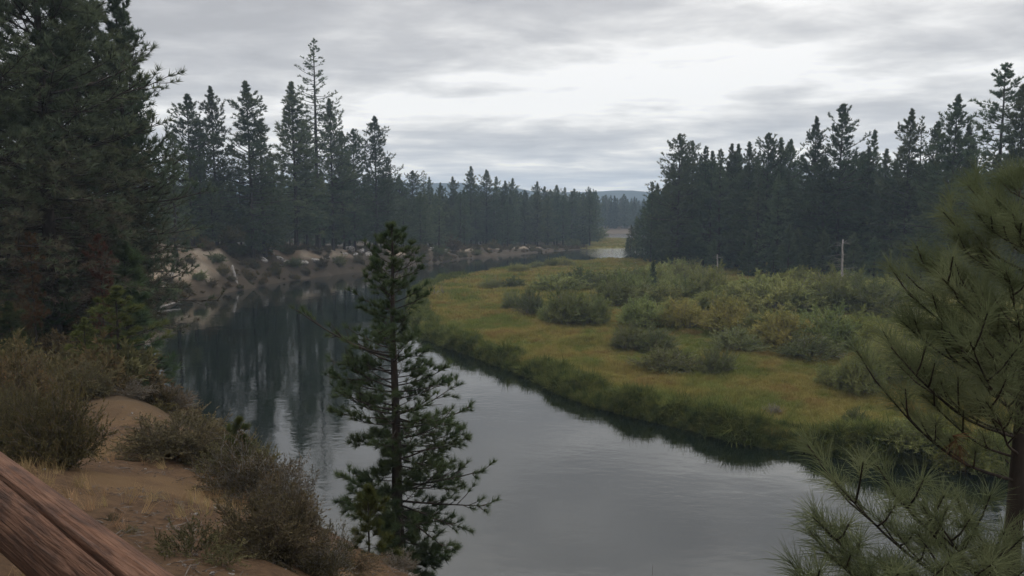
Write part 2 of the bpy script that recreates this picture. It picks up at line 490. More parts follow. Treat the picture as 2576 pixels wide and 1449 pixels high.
def terrain(P):
    P = np.asarray(P, float).reshape(-1, 2)
    x, y = P[:, 0], P[:, 1]
    # wander the shoreline a little
    Q = P + 0.25 * np.stack([vnoise(x * 0.5, y * 0.5), vnoise(x * 0.5 + 40, y * 0.5 + 9)], 1) * np.clip(y / 40, 0.3, 3)[:, None]
    dL, dR = seg_dist(Q, LEFT), seg_dist(Q, RIGHT)
    wet = in_water(Q)
    left = dL < dR
    near = np.clip(10.4 - 0.33 * y - 0.22 * x - 0.26 * np.clip(x + 0.32 * y, 0, 9) * np.clip(y / 4, 0, 1), np.interp(y, [9, 12, 19, 30, 40], [6.4, 7.25, 7.2, 6.5, 6.2]) - 0.45 * np.clip(x + 0.33 * y, 0, 12), 10.55)
    far = np.interp(y, [0, 70, 85, 115, 140, 165, 195, 230, 245, 330, 345, 392, 420, 800, 6000], [7, 7, 7.8, 7.2, 5.4, 3.9, 2.5, 1.6, .35, .25, .6, 1.4, 2.0, 3, 6])
    w = np.clip((y - 40) / 35, 0, 1)
    top = near * (1 - w) + far * w
    slope = np.interp(y, [0, 40, 70, 90, 120, 150, 200, 260], [1.15, 1.15, 1.0, 0.9, 0.85, 0.8, 0.5, 0.25])
    er = 1 + 0.35 * fbm(x * 0.22, y * 0.22, 3) * np.clip((y - 60) / 30, 0, 1)
    hl = smin(dL * slope * er, top + 0.006 * np.clip(dL - 12, 0, 60), np.interp(y, [0, 30, 80], [1.2, 1.6, 2.2]))
    hl = np.maximum(hl, 0.02 + 0.1 * np.minimum(dL, 3))
    hr = np.minimum(dR * 1.3, 0.55) + 0.012 * np.clip(dR - 2, 0, 60) + 0.08 * fbm(x * 0.25, y * 0.25, 3) * np.clip(dR / 3, 0, 1)
    h = np.where(left, hl, hr)
    h = h + 0.10 * fbm(x * 0.5, y * 0.5, 4) * np.where(left, np.clip(dL / 4, 0, 1), 0.0)
    h = h + 0.035 * fbm(x * 2.7, y * 2.7, 3) * (np.hypot(x, y) < 40) * np.clip(dL / 3, 0, 1)
    s = np.minimum(dL, dR)
    h = np.where(wet, -0.05 - 0.6 * np.minimum(s, 4), h)
    return h, left, np.where(left, dL, dR), wet


def hgt(x, y):
    return float(terrain([(x, y)])[0][0])


def axis(lo, near_lo, near_hi, mid_hi, hi, dn, dm, grow, mid_lo=None):
    a = list(np.arange(near_lo, near_hi, dn)) + list(np.arange(near_hi, mid_hi, dm))
    x, d = mid_hi, dm
    while x < hi:
        a.append(x); d *= grow; x += d
    a.append(hi)
    if mid_lo is not None:
        a = list(np.arange(mid_lo, near_lo, dm)) + a
        x, d = mid_lo - dm, dm
    else:
        x, d = near_lo - dn, dn
    pre = []
    while x > lo:
        pre.append(x); d *= grow; x -= d
    pre.append(lo)
    return np.array(pre[::-1] + a)


def build_ground():
    xs = axis(-2000, -14, 12, 64, 2000, 0.25, 0.8, 1.07, -74)
    ys = axis(-120, -4, 42, 262, 2400, 0.25, 0.8, 1.06)
    gx, gy = np.meshgrid(xs, ys)
    P = np.stack([gx.ravel(), gy.ravel()], 1)
    h, left, d, wet = terrain(P)
    x, y = P[:, 0], P[:, 1]
    V = np.column_stack([P, h])
    nx, ny = len(xs), len(ys)
    i = (np.arange(ny - 1)[:, None] * nx + np.arange(nx - 1)[None, :]).ravel()
    T = np.concatenate([np.stack([i, i + 1, i + nx + 1], 1), np.stack([i, i + nx + 1, i + nx], 1)])
    me = mesh_from('ground', V, T, True)
    # cover: where each kind of soil lies
    mead = np.where(left, ((y > 244) & (y < 342) & (x > 18)) * 1.0, np.clip((60 - (d - 45)) / 20, 0, 1))
    bare = np.where(left & (y < 60), np.clip(0.95 - np.clip((-x - 9 + fbm(x * .4, y * .4) * 2) / 5, 0, 1) + 0, 0, 1), 0.0)
    bare = bare * np.clip((23 - y + 2 * fbm(x * .4, y * .4)) / 5, 0, 1)
    n1 = fbm(x * 0.10 + 3, y * 0.10, 4)
    big = np.where((y > 82) & (y < 122), np.clip((h - 2.2 + 1.2 * n1) / 0.8, 0, 1) * np.clip((12.5 + 2 * n1 - d) / 1.5, 0, 1) * np.interp(y, [82, 86, 112, 122], [0, 1, 1, 0.2]), 0)
    brow = np.where(y >= 112, np.clip((h / np.interp(y, [112, 140, 165, 195, 230], [6.4, 4.8, 3.4, 2.3, 1.5]) - 0.62) / 0.15, 0, 1) * np.clip((9 - d) / 2, 0, 1) * np.clip(n1 * 2.6 + 0.25, 0, 1) * (y < 262), 0)
    cut = np.where(left, np.maximum(big, brow), 0)
    cut = np.maximum(cut, np.where(left & (y > 388) & (d < 30) & (x < 200), 0.3 * np.clip(1 - d / 30, 0, 1), 0))
    a = me.color_attributes.new('cover', 'FLOAT_COLOR', 'POINT')
    a.data.foreach_set('color', np.stack([mead, bare, cut, np.ones_like(x)], 1).astype(np.float32).ravel())
    me.materials.append(ground_mat())
    return tag(link('ground', me), kind='structure')


GROUND = build_ground()

wm = MB(); wm.add([(-420, -120, 0), (420, -120, 0), (420, 460, 0), (-420, 460, 0)], [(0, 1, 2), (0, 2, 3)])
RIVER = tag(link('river', wm.mesh('river', water_mat())), kind='structure')


def build_hills():
    m, nt, out = new_mat('forested_hills')
    geo = nd(nt, 'ShaderNodeNewGeometry')
    n = nd(nt, 'ShaderNodeTexNoise', {'Vector': geo.outputs['Position'], 'Scale': 0.006, 'Detail': 8.0, 'Roughness': 0.7}).outputs[0]
    c = mixc(nt, mapr(nt, n, 0.4, 0.6), (0.020, 0.030, 0.028), (0.042, 0.048, 0.042))
    d = nd(nt, 'ShaderNodeBsdfDiffuse', {0: c}); nt.links.new(d.outputs[0], out.inputs[0])
    D0 = 1500.0
    sky = [(-200, 470), (600, 462), (900, 458), (1000, 455), (1090, 460), (1150, 458), (1185, 461), (1240, 469), (1300, 471), (1340, 479), (1400, 482), (1455, 482),
           (1500, 480), (1550, 477), (1585, 477), (1620, 481), (1680, 478), (1900, 472), (2300, 470), (2800, 476)]
    su = np.array([(u - CU) / F * D0 for u, v in sky]); sz = np.array([pt(CU, v, D0)[2] for u, v in sky])
    xs = np.linspace(-1700, 1700, 260); ys = np.linspace(1180, 2200, 60)
    gx, gy = np.meshgrid(xs, ys)
    crest = np.interp(gx, su, sz) + 0.9 * fbm(gx * 0.022, gy * 0.01, 3)
    r = np.abs(gy - D0) / np.where(gy < D0, 300, 650)
    z = crest * np.cos(np.clip(r, 0, 1) * math.pi / 2) + 3 * fbm(gx * 0.011, gy * 0.011, 4) * np.clip(r * 2, 0, 1) * (r < 1) - 2
    V = np.column_stack([gx.ravel(), gy.ravel(), z.ravel()])
    nx = len(xs); i = (np.arange(len(ys) - 1)[:, None] * nx + np.arange(nx - 1)[None, :]).ravel()
    T = np.concatenate([np.stack([i, i + 1, i + nx + 1], 1), np.stack([i, i + nx + 1, i + nx], 1)])
    me = mesh_from('hills', V, T, True); me.materials.append(m)
    tag(link('hills', me), kind='structure')


build_hills()


# ------------------------------------------------------------------ plant builders
def curve_branch(p0, az, pitch0, pitch1, L, n, rg, wob=0.08):
    P = [np.array(p0, float)]
    a = az
    for i in range(n):
        t = (i + 0.5) / n
        pit = pitch0 + (pitch1 - pitch0) * t
        a += rg.normal() * wob
        d = np.array([math.cos(a) * math.cos(pit), math.sin(a) * math.cos(pit), math.sin(pit)])
        P.append(P[-1] + d * L / n)
    return np.array(P)


def tubes(mb, P, R, sides=3):
    """many equal polylines (m, n, 3) with radii (m, n) as tapered tubes"""
    m, n, _ = P.shape
    d = np.gradient(P, axis=1); d /= np.linalg.norm(d, axis=2)[..., None] + 1e-9
    ref = np.where(np.abs(d[:, :1, 2:3]) < 0.8, np.array([0, 0, 1.0]), np.array([1.0, 0, 0]))
    a = np.cross(d, np.broadcast_to(ref, d.shape)); a /= np.linalg.norm(a, axis=2)[..., None] + 1e-9
    b = np.cross(d, a)
    th = np.arange(sides) * 2 * math.pi / sides
    V = P[:, :, None, :] + R[:, :, None, None] * (np.cos(th)[:, None] * a[:, :, None, :] + np.sin(th)[:, None] * b[:, :, None, :])
    i = (np.arange(m)[:, None, None] * n + np.arange(n - 1)[None, :, None]) * sides; j = np.arange(sides)[None, None, :]; k = (j + 1) % sides
    q0, q1, q2, q3 = i + j, i + k, i + sides + k, i + sides + j
    mb.add(V.reshape(-1, 3), np.concatenate([np.stack([q0, q1, q2], -1).reshape(-1, 3), np.stack([q0, q2, q3], -1).reshape(-1, 3)]))


def unit(v):
    return v / (np.linalg.norm(v, axis=-1)[..., None] + 1e-9)


def pine(seed, H=28.0, base=0.12, R=3.2, shape=0.75, nb=170, twigs=5, tl=0.42, tw=0.07, k=12, spread=0.9,
         trunk_r=0.30, wood_sides=3, up0=0.55, gap=0.25, profile=None, twig_len=0.38, tuft_step=2, limb_r=1.0,
         mat=None, bark=None, inner=0.25, bend=0.0, twig_wood=True, rise=0.3, loose=0.0, fexp=1.0):
    """a pine: tapered trunk, whorled limbs that rise towards the top, side twigs, tufts of needles"""
    rg = np.random.default_rng(seed)
    tr, li, cr = MB(), MB(), MB()
    nz = 14
    zz = np.linspace(0, H, nz)
    TP = np.column_stack([np.cumsum(rg.normal(size=nz)) * 0.018 * H / nz, np.cumsum(rg.normal(size=nz)) * 0.018 * H / nz, zz]); TP[0, :2] = 0
    rad = trunk_r * (1 - zz / H) ** 0.85 + 0.012 * min(1, H / 10); rad[0] *= 1.25
    tr.tube(TP, rad, 8)
    b = np.arange(nb)
    f = ((b + rg.random(nb)) / nb) ** fexp
    z = H * (base + (1 - base) * f) * 0.995
    t = f
    az = b * 2.399963 + rg.normal(size=nb) * 0.5
    if profile is not None:
        r = profile(z, az) * (rg.random((16, 6)) * 0.55 + 0.5)[np.clip((t * 16).astype(int), 0, 15), ((az / (2 * math.pi) * 6) % 6).astype(int)]
    else:
        lob = rg.random((14, 7)) * 0.85 + 0.5          # uneven outline: some sides and storeys reach farther
        r = R * (1 - t) ** shape * (0.5 + 0.5 * np.minimum(1, (t + 0.03) / 0.2)) * np.minimum(1, 0.25 + (1 - t) / 0.16) + 0.006 * H
        r = r * lob[np.clip((t * 14).astype(int), 0, 13), ((az / (2 * math.pi) * 7) % 7).astype(int)]
    r = r * np.where(rg.random(nb) < gap, 0.55, 1.0) * (0.75 + 0.4 * rg.random(nb))
    if profile is not None:
        r = np.minimum(r, 0.92 * profile(z, az))
    p0 = up0 * (0.05 + 1.1 * t) + rg.normal(size=nb) * 0.13 - 0.25 * (1 - t)
    p1 = p0 + np.where(t > 0.3, rise, 0.0) + 0.3 * (rg.random(nb) - 0.2)
    n = 5
    P = np.zeros((nb, n + 1, 3))
    P[:, 0] = np.column_stack([np.interp(z, zz, TP[:, 0]), np.interp(z, zz, TP[:, 1]), z])
    a = az.copy()
    for i in range(n):
        q = p0 + (p1 - p0) * (i + 0.5) / n
        a += rg.normal(size=nb) * 0.1
        P[:, i + 1] = P[:, i] + np.column_stack([np.cos(a) * np.cos(q), np.sin(a) * np.cos(q), np.sin(q)]) * (r / n)[:, None]
    r0 = np.maximum(0.0075 if H > 5 else 0.0035, 0.018 * r * limb_r)
    tubes(li, P, r0[:, None] * np.linspace(1, 0.25, n + 1)[None, :], wood_sides)
    s = inner + (1 - inner) * (np.arange(twigs)[None, :] + rg.random((nb, twigs))) / twigs
    ix = np.minimum((s * n).astype(int), n - 1); ar = np.arange(nb)[:, None]
    A, B = P[ar, ix], P[ar, ix + 1]
    q = A + (B - A) * (s * n - ix)[..., None]
    dr = unit(B - A)
    sd = unit(np.cross(dr, np.array([0, 0, 1.0])))
    sg = np.where(np.arange(twigs) % 2, 1.0, -1.0)[None, :, None]
    td = dr * 0.75 + sd * sg * (0.45 + 0.6 * rg.random((nb, twigs, 1)))
    td[..., 2] += 0.22 + 0.38 * rg.normal(size=(nb, twigs))
    td = unit(td)
    ll = twig_len * r[:, None] * (1.15 - s * 0.75) * (0.6 + 0.7 * rg.random((nb, twigs))) + tl * 0.4 * (1 - 0.7 * t[:, None])
    e = q + td * ll[..., None]
    if twig_wood:
        mid = q + td * ll[..., None] * 0.5; mid[..., 2] -= 0.04 * ll
        tubes(li, np.stack([q, mid, e], 2).reshape(-1, 3, 3), (r0[:, None, None] * np.array([.45, .35, .2])[None, None, :] * np.ones((1, twigs, 1))).reshape(-1, 3), 3)
    PT = [P[:, -1], P[:, -2] * 0.5 + P[:, -1] * 0.5, np.array([[TP[-1, 0], TP[-1, 1], H]])]
    DT = [P[:, -1] - P[:, -2], P[:, -1] - P[:, -2], np.array([[0, 0, 1.0]])]
    for w in range(tuft_step):
        PT.append((q + (e - q) * (1 - 0.55 * w / tuft_step)).reshape(-1, 3)); DT.append((td + np.array([0, 0, 0.25])).reshape(-1, 3))
    PT, DT = np.concatenate(PT), unit(np.concatenate(DT))
    if loose > 0:
        keep = rg.random(len(PT)) > loose * np.clip((PT[:, 2] / H - 0.4) / 0.35, 0, 1); PT, DT = PT[keep], DT[keep]
    tls = tl * np.interp(PT[:, 2] / H, [0, 0.72, 1.0], [1, 1, 0.6])
    cr.needles(PT, DT, tls, spread, k, tw, rg, along=tl * 0.4, up=0.12, bend=bend)
    mat = mat or M_needle; bark = bark or M_bark
    return H, tr.mesh('trunk', bark, True), li.mesh('limbs', bark, True), cr.mesh('crown', mat)


def bush(seed, R=1.0, H=1.2, stems=34, twigs=9, leaves=12, leaf=0.035, lw=0.018, mat=None, twig=None, open_=0.15, stem_r=0.012, spread=1.0, lob=5, twl=0.24, up=0.25):
    """a many-stemmed shrub: arching stems from one foot, twigs, leaves along them, uneven dome outline"""
    rg = np.random.default_rng(seed)
    st, fo = MB(), MB()
    i = np.arange(stems)
    az = i * 2.399963 + rg.normal(size=stems) * 0.3
    el = np.radians(90 - 84 * np.sqrt((i + 0.5) / stems)) + rg.normal(size=stems) * 0.08
    la, lw_ = rg.random(lob) * 6.28, 0.6 + 0.55 * rg.random(lob)
    le = rg.random(lob) * 1.3
    sc = 0.5 + 0.55 * np.max(lw_[None, :] * np.exp(-((1 - np.cos(az[:, None] - la[None, :])) * np.cos(el)[:, None] * 1.5 + (el[:, None] - le[None, :]) ** 2 * 2.0)), 1)
    sc = sc * (0.55 + 0.5 * rg.random(stems) ** 0.6)
    tip = np.column_stack([np.cos(az) * np.cos(el) * R, np.sin(az) * np.cos(el) * R, (0.10 + 0.90 * np.sin(el)) * H]) * sc[:, None] * 1.12
    b = np.column_stack([np.cos(az), np.sin(az), 0 * az]) * (R * 0.22 * rg.random(stems))[:, None]
    mid = b * 0.45 + tip * 0.5 + rg.normal(size=(stems, 3)) * 0.05 * R; mid[:, 2] += 0.10 * H * np.abs(np.cos(el))
    P = np.stack([b, b * .7 + mid * .32, mid, mid * .45 + tip * .55 + rg.normal(size=(stems, 3)) * .03 * R, tip], 1)
    tubes(st, P, np.tile(np.array([1, .8, .6, .42, .2]) * stem_r, (stems, 1)), 3)
    s = open_ + (1 - open_) * (np.arange(twigs)[None, :] + rg.random((stems, twigs))) / twigs
    ix = np.minimum((s * 4).astype(int), 3); ar = np.arange(stems)[:, None]
    A, B = P[ar, ix], P[ar, ix + 1]
    q = A + (B - A) * (s * 4 - ix)[..., None]
    d = unit(B - A) + rg.normal(size=(stems, twigs, 3)) * 0.65 * spread; d[..., 2] += up
    d = unit(d)
    e = q + d * (twl * R * (0.5 + rg.random((stems, twigs, 1))))
    e[..., 2] = np.maximum(e[..., 2], 0.03 * H)
    tubes(st, np.stack([q, e], 2).reshape(-1, 2, 3), np.tile(np.array([.4, .12]) * stem_r, (stems * twigs, 1)), 3)
    tt = rg.random((stems, twigs, leaves, 1))
    PT = (q[:, :, None, :] + tt * (e - q)[:, :, None, :]).reshape(-1, 3)
    DT = np.broadcast_to(d[:, :, None, :], (stems, twigs, leaves, 3)).reshape(-1, 3)
    fo.needles(PT, DT, leaf, 0.9, 1, lw, rg, up=0.1, jit=0.3)
    return st.mesh('stems', twig or M_twig), fo.mesh('foliage', mat or M_brush)


# ------------------------------------------------------------------ tree stock
STOCK = {}
_m = dict(tl=0.46, tw=0.085, k=13, twig_wood=False, fexp=0.95)
STOCK['cone'] = pine(11, 28, 0.09, 6.0, 0.66, 225, 6, **_m)
STOCK['cone2'] = pine(12, 27, 0.11, 6.4, 0.58, 215, 6, gap=0.35, **_m)
STOCK['cone3'] = pine(13, 26, 0.10, 5.0, 0.66, 215, 6, **_m)
STOCK['cone4'] = pine(24, 27, 0.14, 5.6, 0.56, 195, 6, gap=0.4, up0=0.45, **_m)
STOCK['open'] = pine(14, 28, 0.14, 6.6, 0.54, 170, 7, gap=0.4, up0=0.55, **_m)
STOCK['broad'] = pine(15, 26, 0.10, 7.0, 0.5, 190, 7, gap=0.35, up0=0.5, **_m)
STOCK['sparse'] = pine(16, 34, 0.22, 5.0, 0.42, 150, 6, gap=0.35, up0=0.2, tl=0.34, k=9, tw=0.07, trunk_r=0.42, twig_len=0.28, inner=0.35, twig_wood=False)
STOCK['slim'] = pine(17, 22, 0.05, 3.8, 0.62, 150, 5, tl=0.40, tw=0.075, twig_wood=False)
STOCK['slim2'] = pine(25, 22, 0.07, 3.3, 0.55, 140, 5, gap=0.4, tl=0.40, tw=0.075, twig_wood=False)
STOCK['young'] = pine(18, 10, 0.02, 2.6, 0.8, 130, 5, tl=0.36, tw=0.06, trunk_r=0.14, twig_wood=False)
STOCK['big'] = pine(21, 22, 0.12, 5.2, 0.5, 300, 8, limb_r=0.6, mat=M_needle_big, tl=0.34, tw=0.045, k=22, trunk_r=0.34, gap=0.3, wood_sides=4)
STOCK['big_open'] = pine(22, 20, 0.16, 5.0, 0.62, 230, 8, limb_r=0.6, mat=M_needle_big, tl=0.28, tw=0.036, k=22, trunk_r=0.28, gap=0.35, wood_sides=4)
STOCK['ragged'] = pine(23, 30, 0.14, 6.0, 0.42, 150, 7, gap=0.45, up0=0.35, trunk_r=0.42, **_m)


def tree(kind, u, v, D, label, group=None, w=1.0, name='pine_tree', rz=None, cat='tree'):
    """a tree whose tip is seen at (u, v), standing D metres ahead on the ground"""
    H, a, b, c = STOCK[kind]
    tip = pt(u, v, D)
    z = hgt(tip[0], tip[1]) - 0.15
    s = max(0.15, (tip[2] - z) / H)
    return put(name, [('trunk', a), ('limbs', b), ('crown', c)], (tip[0], tip[1], z), rng.random() * 6.28 if rz is None else rz, (s * w, s * w, s), label, cat, group)


G_L, G_M, G_R = 'pines on the left cut bank', 'pines beyond the river bend', 'pines of the right forest edge'
# left bank, from left to right
_lu = np.array([u for u, v in left_px]); _ld = np.array([gp(u, v)[1] for u, v in left_px])
brink = lambda u: float(np.interp(u, _lu, _ld))
for a in [
    ('cone2', 470, 236, 124, 'bushy round-shouldered pine, leftmost of the skyline pines above the sandy cut bank', 1.1),
    ('cone', 531, 219, 128, 'pointed pine second from left above the sandy cut bank', 0.95),
    ('cone', 622, 206, 122, 'dense tall cone-shaped pine standing alone between two gaps above the cut bank', 1.15),
    ('cone3', 735, 206, 141, 'slim pointed pine just left of the tallest bare-trunked pine', 1.15),
    ('sparse', 788, 97, 150, 'tallest pine in view, sparse crown with the trunk showing', 1.0),
    ('cone', 830, 250, 139, 'dark pointed pine just right of the tallest bare-trunked pine', 1.0),
    ('broad', 888, 325, 158, 'round-headed pine left of the last tall pine on the left bank', 0.85),
    ('cone2', 941, 292, 160, 'last tall pointed pine at the right end of the left bank group', 1.0),
    ('open', 975, 395, 170, 'shorter pine leaning out at the right shoulder of the left bank group', 0.8),
    ('slim', 497, 300, 126, 'narrow pine wedged between the two leftmost skyline pines', 1.2),
    ('slim', 655, 300, 126, 'short shoulder pine against the right side of the dense cone-shaped pine', 1.2),
    ('slim', 680, 380, 140, 'small pine in the gap left of the slim pointed pine', 1.0),
    ('cone3', 765, 300, 146, 'lower pine in front of the sparse tallest pine', 0.9),
    ('cone2', 860, 330, 150, 'mid-height pine filling the gap left of the round-headed pine', 0.9),
    ('slim', 430, 330, 112, 'narrow pine beside the edge of the big dark near pines', 1.1),
]:
    tree(a[0], a[1], a[2], max(a[3], brink(a[1]) + 11.5), a[4], G_L, a[5])
r2 = np.random.default_rng(5)
for i in range(40):
    u = 392 + 618 * (i + r2.random()) / 40
    tree(['cone', 'cone2', 'cone3', 'slim', 'cone4', 'slim2'][r2.integers(0, 6)], u, 405 + 70 * r2.random() + max(0, (u - 880)) * 0.2, brink(u) + 15 + 60 * r2.random(),
         'dark pine in the crowded understorey of the left bank group', 'understorey pines of the left bank', 1.15)
# beyond the bend
for a in [
    ('cone2', 1004, 440, 200, 'stubby pine where the left bank group steps down to the low forest'),
    ('broad', 1037, 430, 215, 'dark bushy pine at the left start of the low far forest'),
    ('sparse', 1065, 429, 240, 'thin wispy pine just right of the bushy one starting the low forest'),
    ('slim', 1081, 445, 225, 'slim dark spire right of the wispy pine'),
    ('cone', 1109, 460, 220, 'low blunt pine left of the first hill gap'),
    ('cone', 1140, 445, 225, 'pointed pine standing before the left part of the blue hills'),
    ('cone3', 1184, 419, 235, 'tallest spire of the low forest beyond the bend'),
    ('cone2', 1223, 427, 240, 'rounded full pine right of the tallest low-forest spire'),
    ('slim', 1250, 444, 250, 'slim pine between the rounded pine and the close pair'),
    ('cone3', 1272, 455, 255, 'left of the close pair of pointed pines beyond the bend'),
    ('cone', 1288, 449, 255, 'right of the close pair of pointed pines beyond the bend'),
    ('open', 1320, 478, 260, 'low ragged pine right of the close pair'),
    ('cone', 1350, 457, 280, 'pointed pine right of centre rising over the hill crest'),
    ('cone2', 1370, 469, 285, 'small round pine beside the pointed one over the hill crest'),
    ('cone2', 1401, 465, 290, 'full dark pine left of the last small spire of the low forest'),
    ('slim', 1420, 471, 295, 'last small spire at the right end of the low forest'),
    ('ragged', 1451, 481, 390, 'lone flat-crowned pine before the pale hills'),
    ('ragged', 1481, 470, 420, 'taller of two airy pines before the pale hills'),
    ('sparse', 1493, 475, 424, 'lower right-hand one of two airy pines before the pale hills'),
    ('broad', 1524, 490, 440, 'small round far pine right of the airy pair'),
]:
    tree(a[0], a[1], a[2], max(a[3], brink(a[1]) + 10), a[4], G_M, 1.1)
for i in range(80):
    u = 985 + 520 * (i + r2.random()) / 80
    D = brink(u) + 13 + 75 * r2.random()
    tree(['cone', 'cone2', 'cone3', 'slim', 'cone4', 'slim2'][r2.integers(0, 6)], u, 474 + 34 * r2.random(), D,
         'dark pine packed into the low forest beyond the river bend', 'pines packed beyond the bend', 1.25)
for i in range(12):
    tree(['cone', 'cone3', 'slim', 'cone4'][i % 4], 1428 + 12 * i + 8 * r2.random(), 486 + 12 * r2.random() + 0.5 * i, 425 + 60 * r2.random(),
         'dark pine packed into the low forest beyond the river bend', 'pines packed beyond the bend', 1.2)
# right forest
for a in [
    ('slim', 1640, 457, 166, 'left one of twin narrow spires at the left end of the right forest', 1.0),
    ('slim', 1655, 462, 168, 'right one of twin narrow spires at the left end of the right forest', 0.9),
    ('broad', 1711, 338, 150, 'big layered pine with open left side ending the right forest', 1.0),
    ('open', 1743, 354, 154, 'dark pine leaning against the big layered pine', 0.9),
    ('slim', 1774, 367, 150, 'thin pine first right of the big layered pine', 1.0),
    ('cone3', 1791, 381, 145, 'small spire second right of the big layered pine', 1.0),
    ('slim', 1815, 375, 142, 'slim spire third right of the big layered pine', 1.1),
    ('cone3', 1842, 362, 146, 'left one of two matching pointed spires in the right forest', 0.9),
    ('cone3', 1860, 363, 146, 'right one of two matching pointed spires in the right forest', 0.9),
    ('cone', 1888, 358, 140, 'short pointed pine between the matching spires and the round-headed pine', 1.0),
    ('broad', 1933, 336, 135, 'round-headed pine left of the lower blunt pair', 0.9),
    ('cone', 1968, 348, 135, 'left one of the blunt pair right of the round-headed pine', 1.0),
    ('cone2', 1991, 350, 135, 'right one of the blunt pair right of the round-headed pine', 0.9),
    ('cone', 2054, 295, 128, 'columnar pine just left of the broad airy pine', 0.85),
    ('open', 2122, 262, 124, 'broad airy pine with spreading tips in the middle of the right forest', 1.05),
    ('cone', 2186, 371, 125, 'low dark pine in the dip right of the broad airy pine', 1.0),
    ('slim', 2198, 326, 128, 'thin spire rising from the dip right of the broad airy pine', 0.9),
    ('cone3', 2229, 375, 124, 'lowest blunt pine in the dip of the right forest', 1.0),
    ('cone', 2291, 276, 116, 'tall pointed pine left of the pale thin-needled one', 0.9),
    ('sparse', 2320, 292, 118, 'pale thin-needled pine beside the tall pointed pine', 0.8),
    ('cone2', 2361, 305, 112, 'shoulder pine between the thin-needled pine and the full column', 0.9),
    ('cone', 2408, 240, 106, 'full dark column-shaped pine left of the ragged giant', 1.0),
    ('cone3', 2443, 313, 108, 'short pine in the notch beside the ragged giant', 1.0),
    ('ragged', 2527, 160, 98, 'ragged giant pine with broken top near the right edge', 1.0),
    ('cone', 2580, 214, 94, 'dense pine cut off by the right edge of the picture', 1.0),
]:
    tree(a[0], a[1], a[2], a[3], a[4], G_R, a[5])
for i in range(84):
    u = 1640 + 1010 * (i + r2.random()) / 84
    tree(['cone', 'cone2', 'cone3', 'slim', 'cone4', 'slim2'][r2.integers(0, 6)], u, 385 + 70 * r2.random() + max(0, 1720 - u) * 1.0, np.interp(u, [1640, 1900, 2600], [168, 136, 100]) + 34 * r2.random() - 4,
         'dark pine in the crowded body of the right forest', 'pines crowding the right forest', 1.15)
ORD2 = 'first second third fourth fifth sixth seventh eighth ninth tenth eleventh twelfth thirteenth fourteenth fifteenth sixteenth'.split()
for i in range(16):
    u = 1625 + 870 * (i + r2.random()) / 16
    tree('young', u, 560 + 50 * r2.random(), np.interp(u, [1590, 1900, 2600], [176, 128, 92]) - 6 * r2.random(),
         ORD2[i] + ' low young pine from the left along the foot of the right forest', 'young pines at the foot of the right forest', 1.2)
tree('young', 1578, 598, 186, 'small pine overhanging the bright water at the left tip of the right forest', None, 0.9, 'young_pine')
tree('young', 1602, 545, 184, 'dark pine just behind the small one by the bright water', None, 1.0, 'young_pine')
tree('slim', 1618, 520, 178, 'dark pine stepping down left of the twin narrow spires', None, 1.3)
tree('slim2', 1588, 566, 184, 'last low pine at the left tip of the right forest', None, 1.5)
tree('cone3', 1632, 490, 176, 'full dark pine close left of the twin narrow spires', None, 1.2)
tree('young', 1643, 655, 104, 'small dark conifer standing alone among the willows', None, 0.9, 'young_pine')

# big dark pines at the left, near
for a in [
    ('big', 60, -330, 34, 'big dark pine filling the left edge of the picture', 1.1),
    ('big', 180, -160, 40, 'second big dark pine, right of the left-edge one', 0.85),
    ('big_open', 290, -35, 42, 'tall near pine whose thin top reaches out of the picture', 0.82),
    ('big_open', -70, -100, 30, 'big pine mostly cut off by the left edge', 1.0),
    ('big', 318, 235, 56, 'lower dark pine at the right shoulder of the big near pines', 0.62),
    ('big', 130, 120, 60, 'dark pine in the gap behind the big near pines', 1.2),
    ('cone2', 260, 200, 70, 'dark pine backing the tall near pine', 1.2),
    ('cone2', 40, 150, 72, 'dark pine backing the left-edge pine', 1.3),
]:
    tree(a[0], a[1], a[2], a[3], a[4], 'big dark pines at the left', a[5])

for x_, y_, s_, k_, lb in ((-5.5, -5.0, 1.0, 'big', 'unseen pine added behind the viewpoint at left to shade the foreground'), (-0.5, -9.5, 1.1, 'big_open', 'unseen pine added straight behind the viewpoint to shade the foreground'), (-11.5, -1.0, 1.0, 'big_open', 'unseen pine added left of the fence to shade the foreground')):  # unseen pines, added to darken the near slope and the rail
    H_, a_, b_, c_ = STOCK[k_]
    put('pine_tree', [('trunk', a_), ('limbs', b_), ('crown', c_)], (x_, y_, hgt(x_, y_) - 0.15), rng.random() * 6, s_, lb, 'tree', 'unseen shading pines around the viewpoint')

